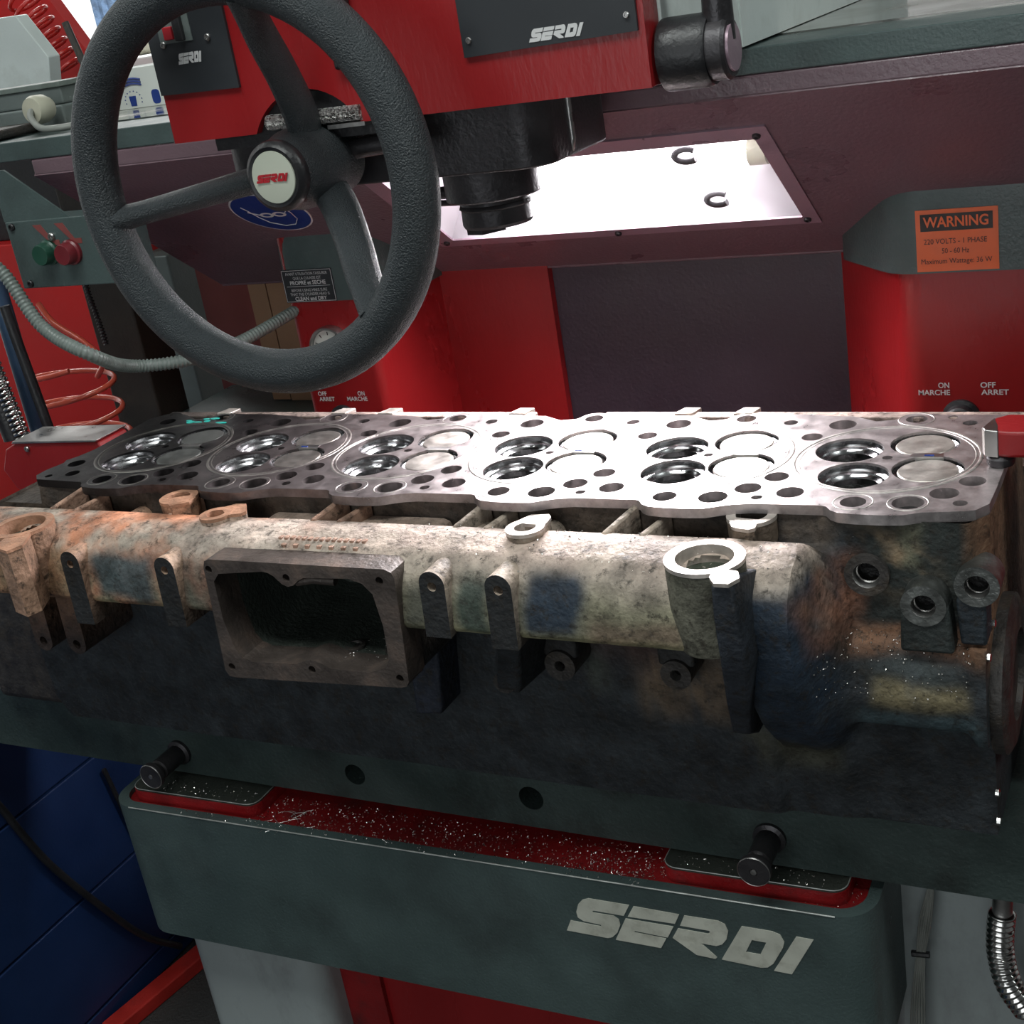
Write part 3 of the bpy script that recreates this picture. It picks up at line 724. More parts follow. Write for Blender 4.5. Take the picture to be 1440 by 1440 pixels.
# pair of legs at the left, lower bosses
for cx, zt in ((-.893, -.088), (-.843, -.088)):
    mb = MB(); out = [(cx - .010, zt), (cx + .016, zt)] + [(cx + .013 * math.cos(a), -.158 + .013 * math.sin(a)) for a in [-pi * i / 10 for i in range(11)]]
    plate(mb, out, [circle(cx, -.159, .0055, 14)], lambda u, v, q: (u, -.190 - q, v), -.085, 0.0, through=False, depths=[-.012])
    o = iron_part(mb, 'bolt_lug', lambda x, y, z: Vector((.18, .095, .055)).lerp(Vector((.05, .035, .03)), sst(-.10, -.15, z)))
    dark_disc(cx, -.159, -.1790, .0054, o)
def stub(cx, cz, yf, ro, ri, L, mat='darkboss', name='drain_boss', hexa=False, deep=.03):
    mb = MB(); plate(mb, circle(cx, cz, ro, 6 if hexa else 28), [circle(cx, cz, ri, 20)], lambda u, v, q: (u, yf - q, v), -L, 0.0, through=False, depths=[-deep])
    o = mb.build(name, mat, head, 35)
    dark_disc(cx, cz, yf + deep - .0008, ri * .99, o)
    m2 = MB(); m2.lathe([(ri, 0), (ri * .88, -.003), (ri * .88, -.008), (ri * .8, -.009)], lambda a, b, c: (cx + a, yf - c, cz + b), n=20)
    m2.f = [f for f in m2.f if len(f) == 4]; m2.build('thread_ring', 'steel', o, 30, fix=False)
    return o
stub(-.3192, -.1583, -.180, .0110, .0050, .07, deep=.02)
stub(-.2748, -.1529, -.150, .0155, .0055, .045, deep=.02)
stub(-.1609, -.1511, -.150, .0145, .0055, .045, deep=.02)
for cx, cz in ((-.2748, -.1529), (-.1609, -.1511)):
    iron_part(MB().box(cx - .017, cx + .017, -.146, -.10, cz + .0065, -.090), 'boss_web', lambda x, y, z: Vector((.030, .030, .030)), .003)
w_ = MB(); w_.prism([(-.4380, -.125), (-.4020, -.125), (-.4142, -.2215), (-.4454, -.2252)], lambda u, v, q: (u, -.100 - q, v), 0.0, .050)
iron_part(w_, 'stiffening_rib', lambda x, y, z: Vector((.022, .027, .040)), .003)
# ports on the right flank
for cx, cz, yf, ro, ri, m_ in ((.006, -.0562, -.1215, .0185, .0115, 'darkboss'), (.0536, -.0727, -.138, .0180, .0100, 'thread'), (.0940, -.0564, -.131, .0175, .0100, 'thread')):
    stub(cx, cz, yf, ro, ri, .03, m_, 'coolant_port', deep=.022)
iron_part(MB().prism([(.0350, -.0727), (.0416, -.0727)] + [(.0536 + .012 * math.cos(a), -.0727 + .012 * math.sin(a)) for a in [pi + pi * i / 8 for i in range(1, 8)]] + [(.0656, -.0727), (.0722, -.0727), (.0760, -.116), (.0335, -.116)], lambda u, v, q: (u, -.100 - q, v), 0, .0365), 'boss_web', lambda x, y, z: Vector((.028, .034, .033)), .003)
iron_part(MB().prism([(.0772, -.0690), (.1005, -.0690), (.1005, -.110), (.0800, -.110)], lambda u, v, q: (u, -.100 - q, v), 0, .0295), 'boss_web', lambda x, y, z: Vector((.018, .024, .030)), .003)
# fins standing between deck wall and cover
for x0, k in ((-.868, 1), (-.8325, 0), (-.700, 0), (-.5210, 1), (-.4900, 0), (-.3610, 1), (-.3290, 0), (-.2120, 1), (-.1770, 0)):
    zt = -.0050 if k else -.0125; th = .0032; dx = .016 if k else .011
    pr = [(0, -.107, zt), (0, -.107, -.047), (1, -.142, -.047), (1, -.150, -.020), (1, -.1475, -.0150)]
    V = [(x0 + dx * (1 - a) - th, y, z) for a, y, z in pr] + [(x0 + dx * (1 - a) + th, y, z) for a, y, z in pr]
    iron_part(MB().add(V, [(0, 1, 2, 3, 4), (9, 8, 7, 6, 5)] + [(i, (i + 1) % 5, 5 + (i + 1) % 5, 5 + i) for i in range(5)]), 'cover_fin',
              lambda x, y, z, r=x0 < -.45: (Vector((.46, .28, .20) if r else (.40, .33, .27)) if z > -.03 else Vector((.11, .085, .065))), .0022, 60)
# embossed casting number row above the inlet flange (worn, illegible relief)
em = MB()
for i in range(15):
    x = -.536 + i * .0068; em.box(x, x + .0040, -.1850, -.1790, -.026, -.0180 + random.uniform(0, .0006))
    if i % 2: em.box(x + .001, x + .006, -.1930, -.1890, -.03, -.0212)
iron_part(em, 'casting_relief', lambda x, y, z: Vector((.36, .22, .16)), .0006)['kind'] = 'stuff'

# --- inlet flange with rounded opening
def flange():
    out = [(-.6020, -.0360), (-.5990, -.0285), (-.5930, -.0262), (-.3950, -.0252), (-.3880, -.0280), (-.3855, -.0340), (-.3930, -.1400), (-.3965, -.1450), (-.4030, -.1470), (-.5960, -.1560), (-.6050, -.1550), (-.6085, -.1490)]
    op = [(-.5857, -.0412), (-.5317, -.0357), (-.5260, -.0365), (-.5201, -.0395), (-.5121, -.0475), (-.5060, -.0498), (-.4990, -.0480), (-.4930, -.0430), (-.4854, -.0392), (-.4360, -.0371), (-.4216, -.0412), (-.4124, -.0513), (-.4083, -.0836), (-.4100, -.1180),
          (-.4160, -.1280), (-.4354, -.1344), (-.4780, -.1344), (-.4900, -.1290), (-.4999, -.1270), (-.5100, -.1300), (-.5180, -.1334), (-.5700, -.1360), (-.5820, -.1320), (-.5890, -.1230), (-.5944, -.0910), (-.5935, -.0500)]
    scr = [(-.5978, -.0381), (-.5039, -.0385), (-.4045, -.0375), (-.5985, -.1400), (-.5007, -.1365), (-.4035, -.1370)]
    scr = [(-.5952 if x < -.59 else x, z) for x, z in scr]
    scr = [(-.5962, -.0372), (-.5055, -.0405), (-.4020, -.0370), (-.5990, -.1440), (-.5007, -.1375), (-.4020, -.1370)]
    mb = MB()
    plate(mb, out, [op[::-1]] + [circle(x, z, .0040, 14) for x, z in scr], lambda u, v, q: (u, -.2235 - q, v), -.030, 0.0, through=False, depths=[-.034] + [-.012] * 6, floors=True, nofloor=(0,))
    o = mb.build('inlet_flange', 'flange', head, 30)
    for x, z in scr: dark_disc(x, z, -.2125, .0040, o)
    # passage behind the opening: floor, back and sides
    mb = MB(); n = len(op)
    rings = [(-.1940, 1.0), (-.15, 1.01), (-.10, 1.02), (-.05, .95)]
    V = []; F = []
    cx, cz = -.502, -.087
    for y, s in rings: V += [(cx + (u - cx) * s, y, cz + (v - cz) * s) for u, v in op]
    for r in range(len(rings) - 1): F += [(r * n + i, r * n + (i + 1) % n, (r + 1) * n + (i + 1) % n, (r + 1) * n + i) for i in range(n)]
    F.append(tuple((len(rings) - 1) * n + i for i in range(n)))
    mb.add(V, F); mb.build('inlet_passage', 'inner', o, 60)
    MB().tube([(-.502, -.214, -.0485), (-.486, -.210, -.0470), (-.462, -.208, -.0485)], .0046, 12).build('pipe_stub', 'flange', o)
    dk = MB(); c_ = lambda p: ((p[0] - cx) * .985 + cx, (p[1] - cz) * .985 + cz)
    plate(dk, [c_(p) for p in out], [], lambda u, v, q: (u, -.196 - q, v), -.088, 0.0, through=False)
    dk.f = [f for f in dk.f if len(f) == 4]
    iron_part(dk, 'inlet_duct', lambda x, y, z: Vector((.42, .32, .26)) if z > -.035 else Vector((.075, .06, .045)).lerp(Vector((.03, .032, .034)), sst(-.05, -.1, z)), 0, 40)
    hs = MB()
    for x, r in ((-.478, .011), (-.432, .010)):
        hs.lathe([(r, 0), (r, .0025), (r * .7, .0028), (r * .65, .0002), (0, .0001)], lambda a, b, c, x=x: (x + a, -.180 + b * .9, -.1340 + c), n=22)
    hs.build('valve_guide_boss', 'darkboss', o)
    return o
flange()
# right end cover with its small bolts
ec = MB(); ec.lathe([(.070, 0), (.070, .010), (.062, .014), (.040, .015), (.038, .010), (0, .010)], lambda a, b, c: (.0995 + c, -.055 + a, -.175 + b), n=40)
ec.build('end_cover', 'darkboss', head)
for y, z in ((-.128, -.120), (-.120, -.186), (-.100, -.268), (-.096, -.300), (-.098, -.105)):
    MB().lathe([(.004, 0), (.004, .003), (.002, .004), (0, .004)], lambda a, b, c, y=y, z=z: (.0995 + c, y + a, z + b), n=10).build('end_bolt', 'chrome', head)
# left end cover hiding the end of the bore line
MB().box(-1.13, -.998, -.090, .11, -.3172, -.140).build('end_housing', 'darkboss', head, bevel=.01)

# ================================================================== SUPPORT BAR + PINS
bar = thing('support_bar', 'long grey-green steel bar with round holes carrying the cylinder head', 'bar')
def mkbar():
    mb = MB()
    plate(mb, [(-1.55, -.4063), (.55, -.4063), (.55, -.3175), (-1.55, -.3175)], [circle(-.604, -.3720, .0135, 26), circle(-.378, -.3690, .0145, 26)],
          lambda u, v, q: (u, -.07 - q, v), -.15, 0.0, through=True, depths=[-.0, -.0])
    # plate() builds towards +Y: w runs back
    mb = MB()
    outl = [(-1.55, -.4063), (.55, -.4063), (.55, -.3175), (-1.55, -.3175)]
    plate(mb, outl, [circle(-.604, -.3720, .0135, 26), circle(-.378, -.3690, .0145, 26)], lambda u, v, q: (u, -.07 - q, v), -.16, 0.0, through=False, depths=[-.05, -.05])
    return mb.build('bar_body', 'bar', bar, 30)
mkbar()
for px, pz in ((-.8630, -.3760), (-.1170, -.3735)):
    mb = MB(); T = lambda a, b, c, px=px, pz=pz: (px + a, -.070 - c, pz + b)
    mb.lathe([(.0165, 0), (.0165, .004), (.0125, .006), (.0125, .040), (.0105, .042), (.0105, .050)], T, n=28)
    o = mb.build('locking_pin', 'dark_steel', bar, 35)
    mb = MB(); mb.lathe([(.0150, .048), (.0162, .050), (.0162, .055), (.0152, .0565), (.004, .0568), (.003, .0550), (0, .0550)], T, n=32)
    mb.build('pin_head', 'dark_steel', o, 30)
    mb = MB(); mb.lathe([(.0160, .0558), (.0164, .0562), (.0158, .0569), (.0154, .0566)], T, n=32, closed=True); mb.build('pin_edge', 'steel', o, 30)
    mb = MB(); mb.lathe([(.0035, .0552), (.003, .0572), (0, .0575)], T, n=14); mb.build('pin_centre', 'steel', o, 30)

# ================================================================== MACHINE FRAME
mac = thing('valve_seat_machine', 'red and grey-green valve seat cutting machine with columns, lamp and front tray', 'machine')
# --- front tray, turned a little about Z like in the picture
TA = math.atan(.0238)
def TR(u, v, w):      # u along the tray front from x=-.94, v backwards, w up
    return (-.9405 + u * math.cos(TA) - v * math.sin(TA), -.1357 + u * math.sin(TA) + v * math.cos(TA), w)
TL = .93
def tray():
    outer = rrect(0, TL, 0, .48, .035, 7)
    inner = rrect(.012, TL - .012, .012, .46, .026, 7)
    mb = MB()
    plate(mb, outer, [inner], TR, -.612, -.4200, through=False, depths=[-.4262], floors=False)
    # underside
    mb.add([TR(u, v, -.612) for u, v in outer], [tuple(range(len(outer)))])
    o = mb.build('tray_shell', 'teal', mac, 35, bevel=0)
    MB().add([TR(u, v, -.4262) for u, v in inner], [tuple(range(len(inner)))]).build('tray_floor', 'redtray', o, None)
    # worn bright arris along the front top edge
    e = MB(); pth = [TR(u, v, -.4203) for u, v in outer]
    front = [Vector(TR(u, -.0003, -.4204)) for u in (.035, .2, .4, .6, .8, TL - .035)]
    e.tube(resample(front, .02), .0009, 6); e.build('worn_edge', 'worn', o, 60)
    # foot pads with plates on top
    for a, b in ((.022, .212), (.715, .902)):
        pd = rrect(a, b, .021, .16, .016, 6)
        q = MB(); plate(q, pd, [], TR, -.4262, -.4110, through=False); pad = q.build('foot_pad', 'redtray', mac, 35, bevel=.002)
        q = MB(); plate(q, rrect(a + .001, b - .001, .022, .16, .015, 6), [], TR, -.4110, -.4085, through=False); q.build('foot_plate', 'plate', pad, 35)
        # bright worn rim of the plate
        q = MB(); rim = [Vector(TR(u, v, -.4084)) for u, v in rrect(a + .001, b - .001, .022, .16, .015, 6)]
        q.tube(rim, .0006, 5, closed=True); q.build('plate_rim', 'worn', pad, 60)
    T = lambda u, v, w: TR(u, -w, v)
    logo(T, .6085, -.4985, .8725, .0530, 'letter', o, level=False, w=.0008)
    return o
tray()
# --- base below the tray
leg = MB(); leg.prism(rrect(-.925, -.715, -.095, .25, .03, 6), XY(0), -1.03, -.612); leg.build('base_leg', 'legwhite', mac, 35)
leg = MB(); leg.prism([(-.03, .02), (.11, .02), (.11, .5), (-.03, .5)], XY(0), -1.03, -.44); leg.build('base_leg', 'legwhite', mac, 35, bevel=.012)
MB().box(-.716, -.035, -.045, .4, -1.03, -.612).build('base_panel', 'red', mac, None, bevel=.004)
MB().box(-.716, -.655, -.052, -.044, -1.03, -.615).build('base_panel', 'redtray', mac, None)
MB().box(-.855, .105, .17, .55, -1.03, -.43).build('base_body', 'redtray', mac, None)
# --- columns
def prism_part(poly, z0, z1, name, mat, bevel=0.0, sm=30):
    return MB().prism(poly, XY(0), z0, z1).build(name, mat, mac, sm, bevel)
def colpoly(x0, x1, xb0, xb1, y0=.30, yb=.425, r=.022, g=0.0):
    """front face x0..x1 at y0, flanks running back to xb0, xb1 at yb, front corners rounded"""
    pts = [(xb0, .56), (xb0, yb)]
    def corner(pv, a, b):
        pa = Vector(pv) + (Vector(a) - Vector(pv)).normalized() * r; pb = Vector(pv) + (Vector(b) - Vector(pv)).normalized() * r
        for i in range(7):
            t = i / 6; q = pa * (1 - t) ** 2 + Vector(pv) * 2 * t * (1 - t) + pb * t * t; pts.append((q.x, q.y))
    corner((x0, y0), (xb0, yb), (x1, y0)); corner((x1, y0), (x0, y0), (xb1, yb))
    pts += [(xb1, yb), (xb1, .56)]
    if g: pts = [((x - (x0 + x1) / 2) * (1 + g) + (x0 + x1) / 2, y - .004) for x, y in pts]
    return pts
cl = prism_part(colpoly(-.8350, -.7120, -.838, -.665, yb=.412, r=.012)[:-1] + [(-.505, .412), (-.505, .56)], -.45, .20, 'column', 'red')
cr = prism_part(colpoly(-.0390, .1050, -.1335, .125, r=.020), -.45, .20, 'column', 'red')
def cap(x0, x1, xb0, xb1):
    # grey-green collar, its top blended into the slope
    pl = colpoly(x0, x1, xb0, xb1, y0=.2985, yb=.38, r=.024)
    n = len(pl); V = []; F = []
    lev = [(.0885, 1.0), (.155, .995), (.190, .965), (.205, .90), (.208, .80)]
    cx = (x0 + x1) / 2
    for z, s in lev: V += [(cx + (x - cx) * s, .2985 + (y - .2985) + (1 - s) * .06, z) for x, y in pl]
    for r in range(len(lev) - 1): F += [(r * n + i, r * n + (i + 1) % n, (r + 1) * n + (i + 1) % n, (r + 1) * n + i) for i in range(n)]
    F += [tuple(range(n)), tuple((len(lev) - 1) * n + i for i in range(n))]
    return MB().add(V, F).build('column_collar', 'teal', mac, 40)
cap(-.8400, -.7000, -.850, -.66); cap(-.0480, .1120, -.12, .13)
prism_part([(-.86, .425), (.14, .425), (.14, .45), (-.86, .45)], -.45, .10, 'rear_panel', 'recess')
MB().box(-.855, .105, .05, .56, -.46, -.43).build('base_top', 'redtray', mac, None)
# --- beam
BX0, BX1 = -1.032, .62
MB().box(-1.33, BX1, .12, .92, .3245, .3475).build('beam_top_plate', 'teal', mac, None, bevel=.0015)
MB().box(-1.25, BX1, .22, .62, .3475, .3492).build('slideway', 'way', mac, None)
MB().box(BX0, BX1, .1205, .135, .3045, .3245).build('beam_lip', 'mauve', mac, 30, bevel=.003)
FX = (-.612, -.132, .053, .279)          # outer frame of lamp in slope coordinates
def slope():
    mb = MB(); L_ = .368
    plate(mb, [(BX0, .0), (BX1, .0), (BX1, L_), (BX0, L_)], [rrect(FX[0] + .010, FX[1] - .010, FX[2] + .010, FX[3] - .010, .003, 2)], SL, -.004, 0.0, through=True)
    mb.build('beam_slope', 'mauve', mac, None)
    ye = P0Y + L_ * math.cos(SA); ze = P0Z - L_ * math.sin(SA)
    MB().box(BX0, BX1, ye - .004, .60, ze, ze + .006).build('beam_underside', 'mauve', mac, None, bevel=.002)
    for x in (BX0, BX1 - .004):
        MB().add([(x, .122, .305), (x, ye, ze), (x, .6, ze), (x, .6, .3245), (x, .122, .3245), (x + .004, .122, .305), (x + .004, ye, ze), (x + .004, .6, ze), (x + .004, .6, .3245), (x + .004, .122, .3245)],
                 [(0, 1, 2, 3, 4), (9, 8, 7, 6, 5)] + [(i, (i + 1) % 5, 5 + (i + 1) % 5, 5 + i) for i in range(5)]).build('beam_end', 'black', mac, None)
slope()
# --- lamp set in the slope: the only strong light of the place
def fixture():
    x0, x1, s0, s1 = FX; gx0, gx1, g0, g1 = -.588, -.149, .077, .262
    mb = MB(); plate(mb, rrect(x0, x1, s0, s1, .002, 2), [rrect(gx0, gx1, g0, g1, .002, 2)], SL, 0.0, .0022, through=False)
    fr = mb.build('lamp_frame', 'frame', mac, 30)
    # reflector tub
    mb = MB()
    a = [(gx0 - .004, g0 - .004), (gx1 + .004, g0 - .004), (gx1 + .004, g1 + .004), (gx0 - .004, g1 + .004)]
    b = [(gx0 + .02, g0 + .02), (gx1 - .02, g0 + .02), (gx1 - .02, g1 - .02), (gx0 + .02, g1 - .02)]
    mb.add([SL(u, v, .0005) for u, v in a] + [SL(u, v, -.078) for u, v in b], [(0, 1, 5, 4), (1, 2, 6, 5), (2, 3, 7, 6), (3, 0, 4, 7), (4, 5, 6, 7)])
    mb.build('lamp_reflector', 'alu', fr, None)
    for v in (.125, .213):
        for dv in (-.013, .013):
            t = MB(); t.tube([SL(u, v + dv, -.056) for u in (-.545, -.45, -.35, -.25, -.205)], .0085, 14); t.build('lamp_tube', 'lamp', fr, 60)
        t = MB(); t.tube([SL(-.200, v, -.056), SL(-.180, v, -.056)], .015, 18); t.build('lamp_socket', 'ivory', fr, 40)
        t = MB(); t.tube(helix(SL(-.180, v, -.056), SL(-.164, v, -.056), .009, 6, 14), .0012, 6); t.build('socket_spring', 'steel', fr, 60)
    for u, v in ((-.232, .112), (-.232, .218), (-.50, .112), (-.50, .218)):
        t = MB(); t.tube([SL(u + .013 * math.cos(a), v + .006 * math.sin(a) , -.006 + .004 * math.sin(a)) for a in [pi * (.25 + 1.5 * i / 12) for i in range(13)]], .0038, 8); t.build('lamp_clip', 'dark_steel', fr, 60)
    pane = MB(); plate(pane, rrect(gx0 + .0005, gx1 - .0005, g0 + .0005, g1 - .0005, .002, 2), [], SL, -.0015, -.0014, through=False); 
    g = MB(); g.add([SL(gx0, g0, -.0005), SL(gx1, g0, -.0005), SL(gx1, g1, -.0005), SL(gx0, g1, -.0005)], [(0, 1, 2, 3)]); g.build('lamp_glass', 'glass', fr, None)
    for u, v in ((x1 - .013, s0 + .016), (x1 - .013, s1 - .012), (x0 + .013, s0 + .014), (x0 + .013, s1 - .012), (-.37, s0 + .010), (-.37, s1 - .008)):
        screw(lambda p, q, w: SL(p, q, w + .0022), u, v, .0042, fr)
fixture()
# --- stickers and print
def sticker(T, u0, u1, v0, v1, mat, name='sticker', parent=mac, w0=0.0, w1=.0005):
    mb = MB(); plate(mb, [(u0, v0), (u1, v0), (u1, v1), (u0, v1)], [], T, w0, w1, through=False); return mb.build(name, mat, parent, None)
FRT = XZ(.2985)
ws = sticker(FRT, -.0238, .0572, .0905, .1545, 'orange', 'warning_sticker', w1=.0008); ws['label'] = 'orange sticker reading WARNING 220 VOLTS'
T2 = XZ(.2977)
sticker(T2, -.0190, .0520, .1325, .1500, 'blackprint', 'print_bar', ws)
lettering('print_line', 'WARNING', .0165, .1413, XZ(.2971), .0150, 'orange', ws, True, width=.064)
lettering('print_line', '220 VOLTS - 1 PHASE', .0150, .1215, T2, .0078, 'blackprint', ws, width=.062)
lettering('print_line', '50 - 60 Hz', .0150, .1115, T2, .0078, 'blackprint', ws, width=.027)
lettering('print_line', 'Maximum Wattage: 36 W', .0155, .1010, T2, .0076, 'blackprint', ws, width=.070)
lt = sticker(FRT, -.8335, -.7540, .0885, .1320, 'panel', 'instruction_sticker', w1=.0007)
for a in ((-.8325, -.7550, .1305, .1310), (-.8325, -.7550, .0895, .0900), (-.8325, -.8320, .0895, .1310), (-.7555, -.7550, .0895, .1310), (-.828, -.760, .1096, .1101)):
    sticker(T2, *a, 'whiteprint', 'print_rule', lt)
for t_, z_, s_, w_ in (("AVANT UTILISATION S'ASSURER", .1263, .0052, .066), ('QUE LA CULASSE EST', .1205, .0052, .044), ('PROPRE et SECHE', .1143, .0072, .056),
                      ('BEFORE USING MAKE SURE', .1045, .0052, .056), ('THAT THE CYLINDER HEAD IS', .0992, .0052, .062), ('CLEAN and DRY', .0932, .0072, .050)):
    lettering('print_line', t_, -.7938, z_, T2, s_, 'whiteprint', lt, s_ > .006, width=w_)
CF = XZ(.30)
for t_, x_, z_, s_, w_ in (('ON', -.0020, -.0345, .0085, .0115), ('MARCHE', -.0125, -.0425, .0082, .0330), ('OFF', .0430, -.0345, .0085, .0155), ('ARRET', .0500, -.0425, .0082, .0280),
                          ('OFF', -.8105, -.0385, .0085, .0140), ('ARRET', -.8045, -.0460, .0082, .0250), ('ON', -.7480, -.0385, .0085, .0110), ('MARCHE', -.7560, -.0460, .0082, .0320)):
    lettering('column_print', t_, x_, z_, CF, s_, 'whiteprint', mac, True, width=w_)
# goggles mandatory sign on the slope
def goggles():
    SW = lambda o: (lambda u, v, w: SL(u, v, w + o))
    cu, cv, r = -.7850, .1500, .0520
    b = MB(); plate(b, circle(cu, cv, r, 40), [], SW(0), 0, .0004, through=False); b = b.build('safety_sign', 'whiteprint', mac, None); b['label'] = 'round blue sticker with a head wearing goggles'
    a = MB(); plate(a, circle(cu, cv, r * .955, 40), [], SW(.0005), 0, .0003, through=False); a.build('blue_field', 'blueprint', b, None)
    def line(pts, w=.0010):
        q = MB(); q.tube([SL(cu + x, cv + y, .0012) for x, y in pts], w * .6, 5); q.build('print_line', 'whiteprint', b, 60)
    line([(-.030, -.022), (-.027, -.012), (-.024, .008), (-.018, .024), (-.002, .036), (.014, .034), (.026, .020), (.029, .002), (.027, -.020)])
    for gx in (-.009, .010):
        q = MB(); plate(q, circle(gx + cu, cv + .004, .0098, 20, .0065), [circle(gx + cu, cv + .004, .0060, 16, .0036)], SW(.0009), 0, .0003, through=False); q.build('goggle_print', 'whiteprint', b, None)
    line([(-.030, -.008), (-.018, .002)]); line([(.019, .002), (.028, -.006)])
goggles()
# switches on columns, pressure gauge
def knob(cx, cz):
    mb = MB(); T = lambda a, b, c: (cx + a, .30 - c, cz + b)
    mb.lathe([(.020, 0), (.020, .004), (.016, .006), (.016, .018), (.014, .020), (0, .020)], T, n=26); k = mb.build('rotary_switch', 'black', mac)
    MB().box(cx - .019, cx + .019, .270, .281, cz - .005, cz + .006).build('switch_handle', 'black', k, bevel=.003)
knob(.0150, -.0700); knob(-.7830, -.0740)
def gauge():
    cx, cz = -.7760, .0260; T = lambda a, b, c: (cx + a, .30 - c, cz + b)
    mb = MB(); mb.lathe([(.0305, 0), (.0310, .010), (.0295, .014), (.0270, .014), (.0262, .008), (0, .008)], T, n=40); g = mb.build('pressure_gauge', 'steel', mac, 35); g['label'] = 'round chrome-rimmed pressure gauge with a white dial'
    mb = MB(); mb.lathe([(.0258, .0082), (0, .0084)], T, n=36); mb.build('gauge_dial', 'dial', g, None)
    for i in range(9):
        a = math.radians(225 - i * 33.75); mb = MB(); mb.box(.019, .0235, -.0006, .0006, .0085, .0089, lambda u, v, w, a=a: T(u * math.cos(a) - v * math.sin(a), u * math.sin(a) + v * math.cos(a), w)); mb.build('dial_tick', 'blackprint', g, None)
    mb = MB(); mb.lathe([(.004, .0085), (.003, .011), (0, .011)], T, n=12); mb.build('needle_hub', 'blackprint', g)
    mb = MB(); mb.box(-.003, .015, -.0007, .0007, .009, .0095, lambda u, v, w: T(u * .2 - v, u * -.9, w)); mb.build('gauge_needle', 'blackprint', g, None)
gauge()

# ================================================================== WORK HEAD
wh = thing('work_head', 'red and white spindle head with black steering wheel floating on the beam', 'machine head')
NX, NZ, NR = -.4514, .3164, .063
def work_head():
    nx0 = NX - math.sqrt(NR ** 2 - (.3465 - NZ) ** 2); nx1 = NX + math.sqrt(NR ** 2 - (.3465 - NZ) ** 2)
    a1 = math.atan2(.3465 - NZ, nx1 - NX); a0 = pi - a1
    notch = [(NX + NR * math.cos(lerp(a1, a0, i / 16)), NZ + NR * math.sin(lerp(a1, a0, i / 16))) for i in range(17)]
    out = [(-.1325, .3465), (-.1325, .80), (-.600, .80), (-.600, .3465)] + notch[::-1]
    mb = MB(); plate(mb, out, [], XZ(-.12), -.030, 0.0, through=True); mb.build('front_cover', 'red', wh, 30, bevel=.0008)
    MB().box(-.596, -.1300, -.0895, .105, .3470, .80).build('housing', 'white', wh, None, bevel=.001)
    MB().box(-.596, -.1285, .105, .85, .3500, .80).build('housing', 'white', wh, None)
    MB().box(-.56, -.36, -.112, -.0885, .335, .376).build('feed_box', 'black', wh, 30)
    mb = MB(); mb.prism(rrect(-.600, -.2585, -.062, .100, .030, 8), XY(0), .2855, .3468); mb.build('spindle_housing', 'dark_steel', wh, 35, bevel=.002)
    e = MB(); e.tube([(-.2580, .0, .344), (-.2578, .0, .300), (-.2600, .0, .291), (-.268, -.002, .2862)], .0030, 8, flat=1); e.build('lit_edge_strip', 'steel', wh, 60)  # highlight on the housing's lit end, built as a pale strip
    # spindle and cutter
    Ts = lambda a, b, c: (-.3445 + a, .0 + b, c)
    mb = MB(); mb.lathe([(.0, .290), (.0450, .290), (.0450, .2575), (.0435, .2560), (.0335, .2555), (.0335, .2515)], Ts, n=44); sp_ = mb.build('spindle', 'dark_steel', wh, 30)
    mb = MB(); mb.lathe([(.030, .254), (.0335, .2505), (.0345, .2480), (.0330, .2465), (.0335, .2330), (.0320, .2300), (.0, .2300)], Ts, n=40); mb.build('tool_chuck', 'dark_steel', sp_, 25)
    mb = MB(); mb.prism([(-.3740, -.010), (-.3560, -.014), (-.3400, .004), (-.3640, .012)], XY(0), .2225, .2305); mb.build('cutter_bit', 'dark_steel', sp_, None)
    mb = MB(); mb.tube([(-.385, .0, .262), (-.40, .0, .262)], .006, 12); mb.tube([(-.385, .0, .252), (-.41, .004, .252)], .003, 10); mb.build('lock_screw', 'dark_steel', sp_, 50)
    # black control panels
    F_ = XZ(-.12)
    pn = MB(); plate(pn, [(-.6000, .3895), (-.5120, .3875), (-.5120, .80), (-.6000, .80)], [], F_, 0, .003, through=False); p1 = pn.build('switch_panel', 'panel', wh, None, bevel=.001)
    pn = MB(); plate(pn, [(-.2865, .3862), (-.1375, .3888), (-.1375, .80), (-.2865, .80)], [], F_, 0, .003, through=False); p2 = pn.build('control_panel', 'panel', wh, None, bevel=.001)
    G_ = XZ(-.123)
    logo(G_, -.2275, .3910, -.1800, .0105, 'whiteprint', p2); logo(G_, -.5715, .4135, -.5440, .0100, 'whiteprint', p1)
    for u, v in ((-.2800, .3990), (-.1450, .4010)): screw(G_, u, v, .0025, p2, 'steel')
    for u, v in ((-.5835, .4315), (-.5335, .4325)): screw(G_, u, v, .0030, p1, 'steel')
    MB().box(-.5860, -.5500, -.124, -.123, .4320, .4580).build('switch_plate', 'greybox', p1, None)
    MB().box(-.5790, -.5690, -.1265, -.123, .4350, .4460).build('red_key', 'redprint', p1, None, bevel=.0008)
    MB().box(-.5660, -.5570, -.128, -.123, .4330, .4560).build('rocker_switch', 'black', p1, None, bevel=.001)
    MB().tube([(-.590, -.150, .462), (-.550, -.150, .466)], .009, 14).build('switch_handle', 'black', p1)
    MB().lathe([(.007, 0), (.007, .006), (0, .007)], lambda a, b, c: (-.596 + c * -1, -.150 + a, .461 + b), n=14).build('handle_tip', 'redbrown', p1)
    MB().box(-.4080, -.3850, -.128, -.12, .3905, .80).build('dark_insert', 'black', wh, None, bevel=.003)
    # side lever
    Tk = lambda a, b, c: (-.1300 + c, -.0870 + a, .3660 + b)
    mb = MB(); mb.lathe([(.0270, 0), (.0275, .004), (.0275, .034), (.0255, .038)], Tk, n=36); lv = mb.build('side_lever', 'black', wh, 30)
    mb = MB(); mb.lathe([(.0235, .038), (.0235, .050), (.0215, .0525), (.0, .0525)], Tk, n=32); mb.build('lever_hub', 'dark_steel', lv, 30)
